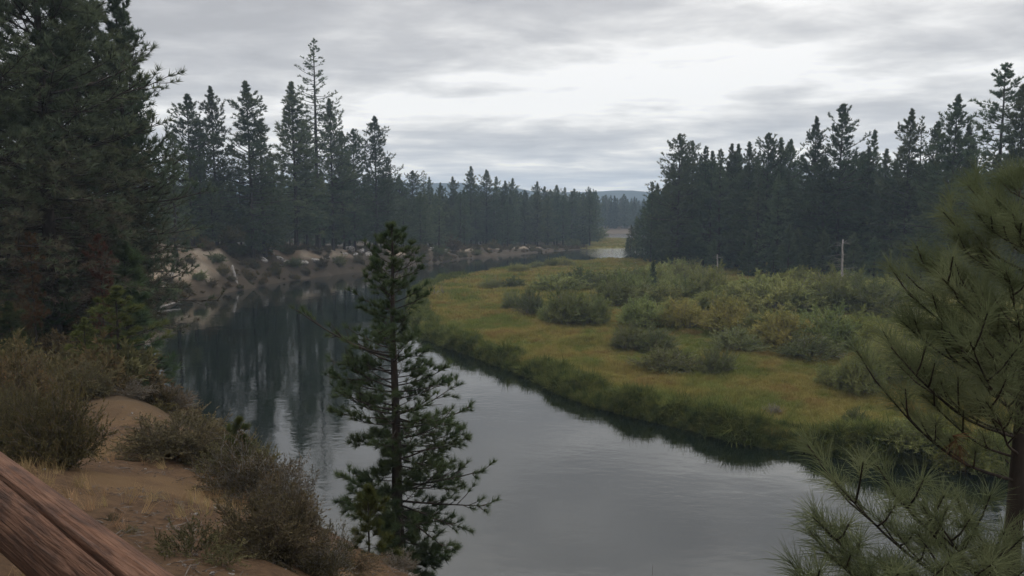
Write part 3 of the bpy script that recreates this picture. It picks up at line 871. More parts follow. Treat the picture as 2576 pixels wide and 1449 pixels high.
# ------------------------------------------------------------------ far forest, one mass
def gn_scatter(name, pts, rots, scales, protos, seed=0):
    """one object whose points each carry one of the unlinked proto meshes"""
    V = np.asarray(pts, dtype=np.float32)
    me = bpy.data.meshes.new(name); me.vertices.add(len(V)); me.vertices.foreach_set('co', V.ravel())
    a = me.attributes.new('rot', 'FLOAT_VECTOR', 'POINT'); a.data.foreach_set('vector', np.asarray(rots, dtype=np.float32).ravel())
    a = me.attributes.new('scl', 'FLOAT_VECTOR', 'POINT'); a.data.foreach_set('vector', np.asarray(scales, dtype=np.float32).ravel())
    o = link(name, me)
    c = bpy.data.collections.new(name + '_stock')
    for i, p in enumerate(protos):
        c.objects.link(bpy.data.objects.new('%s_sprig' % name, p))
    ng = bpy.data.node_groups.new(name, 'GeometryNodeTree')
    ng.interface.new_socket('Geometry', in_out='INPUT', socket_type='NodeSocketGeometry')
    ng.interface.new_socket('Geometry', in_out='OUTPUT', socket_type='NodeSocketGeometry')
    gi, go = ng.nodes.new('NodeGroupInput'), ng.nodes.new('NodeGroupOutput')
    ci = ng.nodes.new('GeometryNodeCollectionInfo'); ci.inputs['Collection'].default_value = c
    ci.inputs['Separate Children'].default_value = True; ci.inputs['Reset Children'].default_value = True
    ip = ng.nodes.new('GeometryNodeInstanceOnPoints'); ip.inputs['Pick Instance'].default_value = True
    rv = ng.nodes.new('FunctionNodeRandomValue'); rv.data_type = 'INT'
    for s in rv.inputs:
        if s.name == 'Min' and s.type == 'INT': s.default_value = 0
        if s.name == 'Max' and s.type == 'INT': s.default_value = len(protos) - 1
        if s.name == 'Seed': s.default_value = seed
    ar = ng.nodes.new('GeometryNodeInputNamedAttribute'); ar.data_type = 'FLOAT_VECTOR'; ar.inputs[0].default_value = 'rot'
    asc = ng.nodes.new('GeometryNodeInputNamedAttribute'); asc.data_type = 'FLOAT_VECTOR'; asc.inputs[0].default_value = 'scl'
    L = ng.links.new
    L(gi.outputs[0], ip.inputs['Points']); L(ci.outputs[0], ip.inputs['Instance'])
    ri = [s for s in rv.outputs if s.type == 'INT'][0]
    L(ri, ip.inputs['Instance Index'])
    L(ar.outputs[0], ip.inputs['Rotation']); L(asc.outputs[0], ip.inputs['Scale'])
    L(ip.outputs[0], go.inputs[0])
    md = o.modifiers.new('scatter', 'NODES'); md.node_group = ng
    return o


FAR = []
for sd, rr, sh in ((31, 2.6, 0.75), (32, 3.2, 0.6), (33, 2.3, 0.8)):
    H, a, b, c = pine(sd, 20, 0.06, rr, sh, 60, 3, tl=0.95, tw=0.24, k=8, tuft_step=1, mat=M_needle_far)
    FAR.append(c)
fp, fs = [], []
for i in range(2600):
    y = 402 + 800 * r2.random() ** 1.5
    x = -0.35 * y + 0.75 * y * r2.random()
    if 20 < x < 140 and y < 428:
        continue
    fp.append((x, y, 2)); fs.append(0.62 + 0.34 * r2.random() ** 2)
for i in range(500):      # between the low forest and the far flats
    y = 290 + 130 * r2.random(); x = -0.2 * y - 10 + (0.2 * y + 28) * r2.random()
    fp.append((x, y, 1.2)); fs.append(0.6 + 0.2 * r2.random())
for i in range(160):      # behind the right forest, right of the far reach
    y = 215 + 170 * r2.random(); x = 142 + 120 * r2.random()
    fp.append((x, y, 1.0)); fs.append(0.8 + 0.3 * r2.random())
fp = np.array(fp); fs = np.array(fs)
fp[:, 2] = terrain(fp[:, :2])[0] - 0.2
o = gn_scatter('far_forest', fp, np.column_stack([np.zeros(len(fp)), np.zeros(len(fp)), r2.random(len(fp)) * 6.28]), np.column_stack([fs * 1.15, fs * 1.15, fs]), FAR, 3)
tag(o, 'continuous dark pine forest on the flats below the blue hills', 'forest', kind='stuff')

# ------------------------------------------------------------------ meadow grass
def grass_tuft(seed, n, h, r, w, mat, arch=0.5):
    rg = np.random.default_rng(seed); mb = MB()
    az = rg.random(n) * 6.28; b = np.column_stack([np.cos(az), np.sin(az), np.zeros(n)]) * (r * np.sqrt(rg.random(n)))[:, None]
    a2 = az + rg.normal(size=n) * 0.6
    out = np.column_stack([np.cos(a2), np.sin(a2), np.zeros(n)])
    L = h * (0.6 + 0.5 * rg.random(n)); ar = arch * rg.random(n)
    m = b + out * (L * ar * .28)[:, None]; m[:, 2] += L * 0.55
    t = b + out * (L * ar * .95)[:, None]; t[:, 2] += L * (1 - 0.4 * ar)
    sd = np.column_stack([-np.sin(a2 + rg.normal(size=n)), np.cos(a2), np.zeros(n)]) * w * .5
    V = np.stack([b - sd, b + sd, m + sd * .8, m - sd * .8, t], 1).reshape(-1, 3)
    o = np.arange(n)[:, None] * 5
    mb.add(V, np.concatenate([o + np.array([[0, 1, 2]]), o + np.array([[0, 2, 3]]), o + np.array([[3, 2, 4]])]))
    return mb.mesh('grass_tuft', mat)


GM, GE = grass_mat('meadow_grass'), grass_mat('bank_sedge', True)
TUFTS = [grass_tuft(40 + i, 26, 0.55, 0.30, 0.020, GM, 0.8) for i in range(4)]
SEDGE = [grass_tuft(50 + i, 34, 1.15, 0.28, 0.026, GE, 1.1) for i in range(4)]
FARG = [grass_tuft(60 + i, 20, 0.6, 0.7, 0.07, GM, 0.8) for i in range(3)]


def scatter_area(n, x0, x1, y0, y1, dmin, dmax, side_left=False, seed=1, dens=None):
    rg = np.random.default_rng(seed)
    P = np.column_stack([x0 + (x1 - x0) * rg.random(n), y0 + (y1 - y0) * rg.random(n)])
    h, left, d, wet = terrain(P)
    ok = (left == side_left) & ~wet & (d > dmin) & (d < dmax)
    az = np.abs(P[:, 0]) / np.maximum(P[:, 1], 1)
    ok &= az < 0.85
    if dens is not None:
        ok &= rg.random(n) < dens(P, d)
    return P[ok], h[ok], d[ok], rg


def add_grass(name, P, h, rg, protos, smin_, smax, label, tilt=0.12, zoff=-0.03, clump=0.3, amp=0.35):
    n = len(P)
    R = np.column_stack([rg.normal(size=n) * tilt, rg.normal(size=n) * tilt, rg.random(n) * 6.28])
    s = smin_ + (smax - smin_) * rg.random(n)
    patch = 0.8 + amp * (fbm(P[:, 0] * clump, P[:, 1] * clump, 3))
    s = s * np.clip(patch, 0.35, 1.4)
    o = gn_scatter(name, np.column_stack([P, h + zoff]), R, np.column_stack([np.clip(s, .6, 1.4), np.clip(s, .6, 1.4), s]), protos, 2)
    return tag(o, label, 'grass', kind='stuff')


P, h, d, rg_ = scatter_area(150000, -20, 62, 26, 96, 0.25, 45, seed=2, dens=lambda P, d: np.clip(60 / P[:, 1], 0, 1) ** 1.3)
add_grass('meadow_grass', P, h, rg_, TUFTS, 0.75, 1.2, 'straw and green meadow grass on the low bank right of the river')
P, h, d, rg_ = scatter_area(60000, -22, 110, 80, 215, 0.25, 60, seed=3)
add_grass('meadow_grass', P, h, rg_, FARG, 0.8, 1.2, 'paler meadow grass farther back, running to the bright water')
rg_ = np.random.default_rng(4)
_sh = RIGHT[(RIGHT[:, 1] < 140) & (RIGHT[:, 1] > 20)]
_k = rg_.integers(0, len(_sh) - 1, 60000); _w = np.linalg.norm(_sh[_k + 1] - _sh[_k], axis=1)
_k = _k[rg_.random(60000) < _w / _w.max()]
P = _sh[_k] + (_sh[_k + 1] - _sh[_k]) * rg_.random((len(_k), 1)) + rg_.normal(size=(len(_k), 2)) * 0.9
h, _l, d, wet = terrain(P); _dr = seg_dist(P, RIGHT); ok = ~_l & (_dr < np.where(wet, 0.35, 1.7)); P, h = P[ok], np.maximum(h[ok], -0.1)
add_grass('bank_sedge', P, h, rg_, SEDGE, 0.7, 1.2, 'dark green sedge overhanging the edge of the meadow bank', 0.25, -0.03, 0.9, 0.5)
P, h, d, rg_ = scatter_area(20000, 20, 80, 243, 345, 0.2, 60, True, seed=6)
add_grass('spit_grass', P, h, rg_, FARG, 0.4, 0.65, 'small grassy spit between the two bright far reaches of water')

# ------------------------------------------------------------------ willows in the meadow
WIL = {
    'g': [bush(70 + i, 2.2, 2.6, 84, 13, 14, 0.20, 0.055, M_willow, M_twig_grey, 0.42, 0.028, lob=9, up=0.65) for i in range(3)],
    'y': [bush(80 + i, 2.3, 2.6, 84, 13, 14, 0.20, 0.055, M_willow_y, M_twig_grey, 0.42, 0.028, lob=9, up=0.65) for i in range(2)],
    'k': [bush(85 + i, 2.1, 2.5, 76, 12, 11, 0.20, 0.050, M_willow_g, M_twig_grey, 0.42, 0.028, lob=9, up=0.65) for i in range(2)],
}
wi = [0]


def willow(kind, u, vb, wpx, hpx, label, group='willows scattered over the meadow'):
    p = gp(u, vb, 0.9)
    D = p[1]
    st, fo = WIL[kind][wi[0] % len(WIL[kind])]; wi[0] += 1
    R, H = (2.2, 2.6)
    sx = wpx / F * D / (2 * R) * 1.22; sz = hpx / F * D / H * 1.08
    z = hgt(p[0], p[1]) - 0.05
    put('willow_shrub', [('stems', st), ('foliage', fo)], (p[0], p[1], z), rng.random() * 6.28, (sx, sx, sz), label, 'shrub', group)


for a in [
    ('g', 1304, 682, 46, 22, 'small willow mound at the far left edge of the meadow by the dark water'),
    ('k', 1352, 672, 36, 18, 'small grey willow mound, second along the far waterline'),
    ('g', 1386, 668, 34, 20, 'small willow mound, third along the far waterline'),
    ('g', 1416, 667, 44, 22, 'small willow mound, fourth along the far waterline'),
    ('k', 1240, 722, 62, 26, 'low dark willow at the left end of the shrubs on the open grass'),
    ('k', 1290, 722, 60, 28, 'second low dark willow at the left end of the shrubs'),
    ('g', 1400, 728, 110, 40, 'wide flat-topped willow behind the first row on the left'),
    ('k', 1460, 722, 110, 44, 'grey green willow right of the wide flat-topped one'),
    ('k', 1336, 790, 66, 66, 'tall grey twiggy willow left of the bright green one'),
    ('k', 1290, 776, 60, 44, 'low greyish willow leftmost on the straw grass'),
    ('g', 1420, 812, 104, 84, 'bright green willow leftmost of the tall front willows'),
    ('g', 1384, 806, 60, 46, 'small willow nestled at the foot of the leftmost bright willow'),
    ('g', 1490, 812, 86, 70, 'green willow second from left in the front row'),
    ('g', 1540, 772, 110, 70, 'tall willow behind the second front willow'),
    ('g', 1590, 750, 110, 60, 'dull green willow left of the small dark conifer'),
    ('g', 1622, 820, 116, 72, 'rounded willow below the small dark conifer'),
    ('y', 1722, 826, 104, 68, 'yellowest willow in the middle of the meadow'),
    ('k', 1580, 872, 92, 62, 'dark low willow at the front left of the thicket'),
    ('k', 1650, 880, 110, 60, 'grey willow in front of the rounded one'),
    ('g', 1790, 770, 120, 84, 'tall willow against the dark forest right of the small conifer'),
    ('g', 1690, 750, 84, 56, 'pale willow just right of the small conifer'),
    ('y', 1838, 842, 132, 80, 'broad yellow green willow right of the yellowest one'),
    ('k', 1850, 882, 130, 60, 'dark twiggy willow under the broad yellow green one'),
    ('g', 1960, 784, 176, 84, 'very wide willow against the forest right of centre'),
    ('g', 1930, 850, 110, 70, 'mid green willow between the broad yellow green and the long one'),
    ('y', 1975, 874, 140, 84, 'large pale yellow willow in the front right thicket'),
    ('g', 2110, 790, 160, 96, 'tallest willow, right below the bleached trunk'),
    ('g', 2210, 800, 130, 80, 'tall willow right of the tallest one'),
    ('g', 2090, 880, 150, 96, 'big front willow below the tallest one'),
    ('y', 2170, 880, 120, 80, 'yellowish willow at the right end of the front thicket'),
    ('k', 2040, 900, 150, 60, 'dark twiggy willow along the front foot of the right thicket'),
    ('k', 1800, 938, 92, 72, 'isolated green willow in front of the thicket'),
    ('k', 1680, 928, 150, 58, 'low dark spread of willow left of the isolated one'),
    ('g', 2095, 968, 80, 56, 'small round willow on the straw grass at right'),
    ('g', 2160, 985, 110, 110, 'willow at the left foot of the near pine'),
    ('g', 2240, 960, 140, 130, 'large willow behind the near pine branches'),
    ('g', 2340, 930, 150, 130, 'willow beyond the near pine, right of the large one'),
    ('y', 2450, 950, 170, 140, 'yellow green willow showing through the near pine'),
    ('g', 2540, 1000, 150, 140, 'willow at the right edge behind the near pine trunk'),
    ('k', 2150, 1062, 60, 50, 'little dark shrub near the sedge edge at right'),
    ('g', 2300, 1110, 160, 80, 'low shrub on the bank under the near pine'),
    ('y', 2420, 1130, 160, 80, 'low yellowish shrub on the bank behind the near pine trunk'),
]:
    willow(*a)
ORD = ['first', 'second', 'third', 'fourth', 'fifth', 'sixth', 'seventh', 'eighth', 'ninth', 'tenth', 'eleventh', 'twelfth', 'thirteenth', 'fourteenth', 'fifteenth',
       'sixteenth', 'seventeenth', 'eighteenth', 'nineteenth', 'twentieth', 'twenty-first', 'twenty-second', 'twenty-third', 'twenty-fourth', 'twenty-fifth', 'twenty-sixth',
       'twenty-seventh', 'twenty-eighth', 'twenty-ninth', 'thirtieth', 'thirty-first', 'thirty-second', 'thirty-third', 'thirty-fourth', 'thirty-fifth', 'thirty-sixth']
for i in range(34):
    u = 1560 + 740 * (i + r2.random()) / 34
    vb = np.interp(u, [1560, 1700, 2300], [712, 720, 742]) + 66 * r2.random()
    willow('ggkgy'[i % 5], u, vb, 90 + 50 * r2.random(), 40 + 20 * r2.random(),
           ORD[i] + ' willow from the left in the thicket against the foot of the right forest', 'willows packed before the right forest')

# dead shrub, meadow snags, bleached trunk
def dead_shrub(seed, R, H, n=26, r=0.012, mat=None):
    rg = np.random.default_rng(seed); mb = MB()
    for i in range(n):
        az = rg.random() * 6.28; p0 = 0.4 + rg.random()
        P = curve_branch((0, 0, 0), az, p0, p0 + rg.normal() * .4, (R + (H - R) * math.sin(p0)) * (.6 + .5 * rg.random()), 5, rg, .25)
        mb.tube(P, np.linspace(r, r * .3, 6), 3)
        for j in range(5):
            k = rg.integers(1, 5)
            mb.tube(curve_branch(P[k], az + rg.normal() * .8, p0 + rg.normal() * .5, p0, R * .35 * (0.4 + rg.random()), 2, rg, .2), np.linspace(r * .5, r * .2, 3), 3)
    return mb.mesh('twigs', mat or M_twig_grey)


p = gp(1945, 1046, 0.6)
tag(link('dead_shrub', dead_shrub(91, 0.75, 0.8, 60, 0.012)), 'small grey dead shrub lying alone on the straw grass', 'shrub').location = (p[0], p[1], hgt(p[0], p[1]))
for u, v, lb in ((1093, 742, 'left one of two little bare twigs standing on the far meadow'), (1116, 740, 'right one of two little bare twigs standing on the far meadow')):
    p = gp(u, v, 0.8)
    tag(link('bare_twig', dead_shrub(92 + u, 0.8, 1.6, 4, 0.05)), lb, 'twig').location = (p[0], p[1], hgt(p[0], p[1]))


def snag():
    rg = np.random.default_rng(95); tr, br = MB(), MB()
    zz = np.linspace(0, 7.4, 9)
    P = np.column_stack([np.cumsum(rg.normal(size=9)) * .05, np.cumsum(rg.normal(size=9)) * .05, zz])
    tr.tube(P, np.interp(zz, [0, 9], [0.20, 0.05]), 8, True)
    for i in range(16):
        z = 3.2 + 4.0 * rg.random(); b = np.array([np.interp(z, zz, P[:, 0]), np.interp(z, zz, P[:, 1]), z])
        az = rg.random() * 6.28; L = (1.1 + 1.5 * rg.random()) * (1 - 0.5 * (z - 3.4) / 6)
        Q = curve_branch(b, az, rg.normal() * .2, -0.1 + rg.normal() * .3, L, 4, rg, .15)
        br.tube(Q, np.linspace(.03, .010, 5), 3)
        for j in range(3):
            br.tube(curve_branch(Q[1 + j % 4], az + rg.normal() * .9, rg.normal() * .4, rg.normal() * .4, .7 * rg.random() + .3, 2, rg, .1), [.014, .01, .006], 3)
    return tr.mesh('trunk', M_bark_dead, True), br.mesh('branch_whorls', M_twig_grey)


a, b = snag()
p = pt(2114, 700, 92)
put('dead_tree', [('trunk', a), ('branch_whorls', b)], (p[0], p[1], hgt(p[0], p[1])), 1.0, 1.0, 'pale bleached dead trunk with bare branches before the right forest', 'dead tree')
for u, v, vb, lb in ((1597, 660, 690, 'thin pale dead stem at the left foot of the right forest'), (1805, 640, 700, 'short pale dead stem above the willows in the middle')):
    D = 118 if u > 1700 else 165
    q = pt(u, v, D); z = hgt(q[0], q[1])
    mb = MB(); rg = np.random.default_rng(u)
    L = q[2] - z
    mb.tube([(0, 0, 0), (0.05, 0, L * .5), (-0.02, 0.05, L)], [0.16, 0.12, 0.06], 6, True)
    for i in range(7):
        mb.tube(curve_branch((0, 0, L * (.4 + .6 * rg.random())), rg.random() * 6.28, .2, -.2, .9, 3, rg), [.04, .03, .02, .01], 3)
    tag(link('bleached_snag', mb.mesh('bleached_snag', M_bark_dead)), lb, 'dead tree').location = (q[0], q[1], z)

# ------------------------------------------------------------------ left cut bank: log, rocks, brush
def log_between(name, A, B, r0, r1, label, mat, seed, stubs=4):
    rg = np.random.default_rng(seed); A, B = np.array(A), np.array(B); mb = MB()
    t = np.linspace(0, 1, 8)[:, None]
    P = (B - A) * t + rg.normal(size=(8, 3)) * 0.04
    mb.tube(P, np.linspace(r0, r1, 8) * (1 + .08 * rg.normal(size=8)), 8, True)
    for i in range(stubs):
        k = rg.integers(2, 7); mb.tube(curve_branch(P[k], rg.random() * 6.28, .5, .2, .5 + .6 * rg.random(), 2, rg), [.05, .035, .02], 4)
    return tag(link(name, mb.mesh(name, mat, True)), label, 'log')


A = gp(601, 734, -0.3); B = pt(584, 668, A[1] + 1.5)
o = log_between('fallen_log', A, B, 0.26, 0.16, 'pale bleached log leaning from the bank into the dark water', M_bark_dead, 1); o.location = A
A = gp(398, 776, 0.12); B = gp(452, 757, 0.5)
o = log_between('stranded_log', A, B, 0.16, 0.10, 'thin pale log lying along the foot of the cut bank', M_bark_dead, 2, 2); o.location = A


def rock_mesh(seed, s):
    rg = np.random.default_rng(seed)
    n, m = 9, 12
    th = np.linspace(0, math.pi, n); ph = np.arange(m) * 2 * math.pi / m
    V = []
    for a in th:
        for b in ph:
            V.append((math.sin(a) * math.cos(b), math.sin(a) * math.sin(b), math.cos(a)))
    V = np.array(V)
    for _ in range(9):          # broken facets
        d = rg.normal(size=3); d /= np.linalg.norm(d); c = 0.55 + 0.3 * rg.random()
        k = V @ d; V = V - np.outer(np.maximum(k - c, 0), d)
    V *= np.array(s)
    i = (np.arange(n - 1)[:, None] * m); j = np.arange(m)[None, :]; k = (j + 1) % m
    T = np.concatenate([np.stack([i + j, i + m + j, i + m + k], -1).reshape(-1, 3), np.stack([i + j, i + m + k, i + k], -1).reshape(-1, 3)])
    me = mesh_from('rock', V, T); me.materials.append(M_rock)
    return me


M_rock = rock_mat()
ROCKS = [rock_mesh(100 + i, (1.0, 0.8, 0.6)) for i in range(5)]


def on_land(u, v, D):
    """where the sight line through (u, v) meets the ground near D"""
    d = ray(u, v); y = np.arange(D - 45, D + 60, 0.5)
    Q = d[None, :] * (y / d[1])[:, None] + np.array([0, 0, CAM_Z])
    hit = np.nonzero(Q[:, 2] <= terrain(Q[:, :2])[0])[0]
    if len(hit):
        return Q[hit[0]]
    return pt(u, v, D)


for i, (u, v, D, s, lb) in enumerate([
    (880, 627, 160, 1.5, 'largest pale rock, left block of the outcrop below the left bank pines'),
    (905, 635, 158, 1.3, 'middle pale block of the outcrop below the left bank pines'),
    (928, 640, 158, 1.2, 'right block of the pale outcrop below the left bank pines'),
    (893, 643, 157, 1.0, 'low block at the foot of the pale outcrop'),
    (868, 640, 157, 0.8, 'small rock at the left foot of the pale outcrop'),
    (700, 650, 138, 1.1, 'grey rock below the tallest pine on the left bank'),
    (722, 660, 136, 0.9, 'grey rock right of the one below the tallest pine'),
    (660, 655, 130, 1.0, 'pale rock on the bank above the leaning log'),
    (790, 655, 145, 1.0, 'grey rock at the waterline midway along the left bank'),
    (820, 650, 148, 0.9, 'grey rock right of the midway waterline rock'),
    (430, 690, 100, 0.6, 'pale rock on the sandy cut bank at left'),
    (1085, 628, 190, 1.4, 'pale rock face where the far sandy bank begins'),
    (1120, 634, 190, 1.0, 'pale rock just right of the far rock face'),
    (760, 662, 140, 1.1, 'rock in the dark undercut of the left bank'),
]):
    q = on_land(u, v, D)
    o = tag(link('rock', ROCKS[i % 5]), lb, 'rock', 'rocks along the left bank')
    o.location = q; o.scale = (s * 1.1, s, s * (0.8 + .3 * r2.random())); o.rotation_euler = (r2.normal() * .2, r2.normal() * .2, r2.random() * 6)

BANKB = [bush(110 + i, 1.3, 1.5, 54, 11, 12, 0.13, 0.05, [M_brush, M_brush_g, M_willow_g][i], M_twig, 0.15, 0.02) for i in range(3)]
bank_list = [(372, 612, 104, .9), (450, 670, 100, .8), (478, 664, 102, .9), (520, 630, 112, 1.3), (545, 660, 110, 1.3), (560, 690, 110, 1.0), (600, 640, 122, 1.7), (640, 675, 122, 1.2),
             (620, 700, 118, 1.0), (690, 690, 128, 1.2), (740, 672, 138, 1.4), (770, 690, 138, 1.0), (810, 672, 145, 1.2), (850, 665, 150, 1.3), (900, 660, 155, 1.1), (500, 705, 106, 1.0),
             (530, 718, 108, .9), (420, 710, 100, .9), (460, 722, 100, .8), (580, 610, 124, 2.0), (660, 625, 130, 1.7), (720, 640, 138, 1.6), (1060, 640, 185, 1.7), (1105, 640, 190, 1.6),
             (1140, 630, 200, 2.1), (1165, 645, 200, 1.2), (1200, 640, 208, 1.2), (1240, 625, 215, 1.6), (390, 740, 96, .9), (430, 745, 97, 1.0), (470, 738, 100, .9), (395, 600, 108, 1.0), (430, 596, 110, 1.1), (470, 600, 112, 1.2)]
for i, (u, v, D, s) in enumerate(sorted(bank_list)):
    q = on_land(u, v, D); st, fo = BANKB[i % 3]
    put('bank_shrub', [('stems', st), ('foliage', fo)], q - np.array([0, 0, .1]), r2.random() * 6, (s, s, s * (.8 + .3 * r2.random())),
        ORD[i] + ' dull brush shrub from the left on the left cut bank', 'shrub', 'brush on the left cut bank')
rgb = np.random.default_rng(77)
P = np.column_stack([-75 + 100 * rgb.random(30000), 80 + 180 * rgb.random(30000)])
h, left, d, wet = terrain(P)
n1 = fbm(P[:, 0] * 0.10 + 3, P[:, 1] * 0.10, 4)
sandy = (P[:, 1] < 121) & (h > 2.4 - 1.2 * n1) & (d < 12.5)
ok = left & ~wet & (d > 0.2) & (d < 26) & ~sandy & (rgb.random(30000) < np.where(d < 7, 0.6, 0.2) * np.clip(0.75 - n1, 0.15, 1))
P, h = P[ok], h[ok]; n = len(P)
P2 = np.column_stack([-45 + 40 * rgb.random(2600), 20 + 55 * rgb.random(2600)])      # under the big pines at the left
h2, l2, d2, w2 = terrain(P2)
ok = l2 & ~w2 & (d2 > 0.2) & (d2 < 22) & (P2[:, 0] < -0.34 * P2[:, 1]) & (rgb.random(2600) < 0.75)
P, h = np.concatenate([P, P2[ok]]), np.concatenate([h, h2[ok]]); n = len(P)
sc_ = (0.22 + 0.5 * rgb.random(n) ** 2) * np.where(P[:, 1] < 76, 1.25, 1.0)
SMALLB = [bush(140 + i, 1.3, 1.4, 26, 7, 9, 0.22, 0.09, [M_brush, M_brush_g, M_brush][i], M_twig, 0.1, 0.02)[1] for i in range(3)]
o = gn_scatter('bank_brush', np.column_stack([P, h - 0.05]), np.column_stack([np.zeros(n), np.zeros(n), rgb.random(n) * 6.28]), np.column_stack([sc_, sc_, sc_ * (0.7 + 0.6 * rgb.random(n))]), SMALLB, 5)
tag(o, 'low brown brush covering the cut bank and the ground under the left pines', 'brush', kind='stuff')
for i, (u, v, D, s, lb) in enumerate([(1505, 604, 320, 3.2, 'round grey bush at the left end of the far grassy spit'), (1490, 612, 290, 3.6, 'dark bush beside the far bright water'),
                                      (1465, 622, 262, 2.6, 'dark waterside bush left of the far spit'), (1440, 626, 250, 2.2, 'low dark waterside bush farther left of the far spit')]):
    q = pt(u, v, D); st, fo = BANKB[2]
    put('waterside_bush', [('stems', st), ('foliage', fo)], (q[0], q[1], max(0, hgt(q[0], q[1])) - .1), i, s, lb, 'shrub', 'bushes by the far spit')

# ------------------------------------------------------------------ near slope: pines
def side_profile(tab, scale):
    tz = np.array([t[0] for t in tab]); tl_ = np.array([t[1] for t in tab]) * scale; trr = np.array([t[2] for t in tab]) * scale

    def f(z, az):
        l, r = np.interp(z, tz, tl_), np.interp(z, tz, trr)
        c = np.cos(az)
        w = 0.5 + 0.5 * c
        return l * (1 - w) + r * w
    return f


def centre_pine():
    D = 17.0
    top = pt(990, 562, D); z0 = hgt(top[0], top[1]) - 0.1
    H = top[2] - z0
    tab = [(562, 8, 8), (600, 40, 36), (650, 68, 62), (700, 88, 74), (750, 98, 72), (790, 90, 112), (850, 105, 78), (890, 215, 150), (950, 225, 120), (1000, 195, 115),
           (1050, 155, 205), (1100, 105, 195), (1150, 62, 200), (1190, 75, 150), (1235, 190, 222), (1270, 115, 195), (1320, 45, 150), (1400, 40, 135), (1460, 20, 110), (1560, 15, 60)]
    tab = [(pt(990, v, D)[2] - z0, l, r) for v, l, r in tab][::-1]
    st = pine(41, H, 0.08, 2.0, 0.5, 240, 9, tl=0.155, tw=0.009, k=50, fexp=1.3, loose=0.55, spread=0.85, profile=side_profile(tab, D / F * 1.32), trunk_r=0.15, gap=0.3,
              wood_sides=5, up0=0.35, mat=M_needle_mid, twig_len=0.30, inner=0.3, limb_r=0.8, tuft_step=2)
    put('pine_tree', [('trunk', st[1]), ('limbs', st[2]), ('crown', st[3])], (top[0], top[1], z0), 0.0, 1.0,
        'dark open-crowned pine standing on the near slope before the river, centre of the picture', 'tree')


centre_pine()
STOCK['sap'] = pine(42, 3.3, 0.22, 0.95, 0.6, 46, 3, tl=0.16, tw=0.009, k=40, trunk_r=0.045, mat=M_needle_young, spread=0.9, up0=0.6, tuft_step=2, wood_sides=4)
STOCK['sap2'] = pine(43, 1.9, 0.06, 0.58, 0.5, 36, 2, tl=0.17, tw=0.009, k=56, trunk_r=0.03, mat=M_needle_young, spread=0.9, up0=0.9, tuft_step=2, wood_sides=4)
STOCK['sap_dark'] = pine(44, 3.0, 0.06, 0.75, 0.6, 70, 3, tl=0.17, tw=0.010, k=44, trunk_r=0.045, mat=M_needle_mid, spread=0.9, up0=0.7, tuft_step=2, wood_sides=4)
STOCK['dead'] = pine(45, 6.0, 0.25, 1.5, 0.4, 60, 4, tl=0.22, tw=0.016, k=22, trunk_r=0.09, mat=M_needle_dead, spread=1.0, up0=0.2, tuft_step=2, gap=0.5)
tree('sap2', 925, 1224, 11.5, 'small yellow green pine seedling at the foot of the dark centre pine', None, 1.0, 'young_pine')
tree('sap2', 602, 1052, 14.2, 'tiny pine top poking above the brush against the water', None, 1.1, 'young_pine')
tree('sap', 290, 722, 24, 'slim yellow green young pine with bare lower stem in front of the big dark pines', None, 1.6, 'young_pine')
tree('sap_dark', 350, 900, 24, 'low dark young pine at the left edge of the water', None, 1.2, 'young_pine')
tree('sap', 210, 800, 23, 'yellowish young pine left of the slim bare-stemmed one', None, 1.2, 'young_pine')
tree('dead', 75, 585, 30, 'dead pine with rust red needles under the left-edge pine', None, 0.6, 'dead_pine')
tree('dead', 250, 590, 33, 'dead pine with rust red needles under the tall near pine', None, 0.6, 'dead_pine')
tree('sap_dark', 312, 610, 36, 'bushy green young pine at the lower right corner of the big dark pines', None, 1.2, 'young_pine')
tree('sap_dark', 130, 690, 34, 'dark young pine in the shade under the big dark pines', None, 1.4, 'young_pine')
tree('sap_dark', 20, 760, 28, 'dark young pine at the left edge above the brown brush', None, 1.4, 'young_pine')


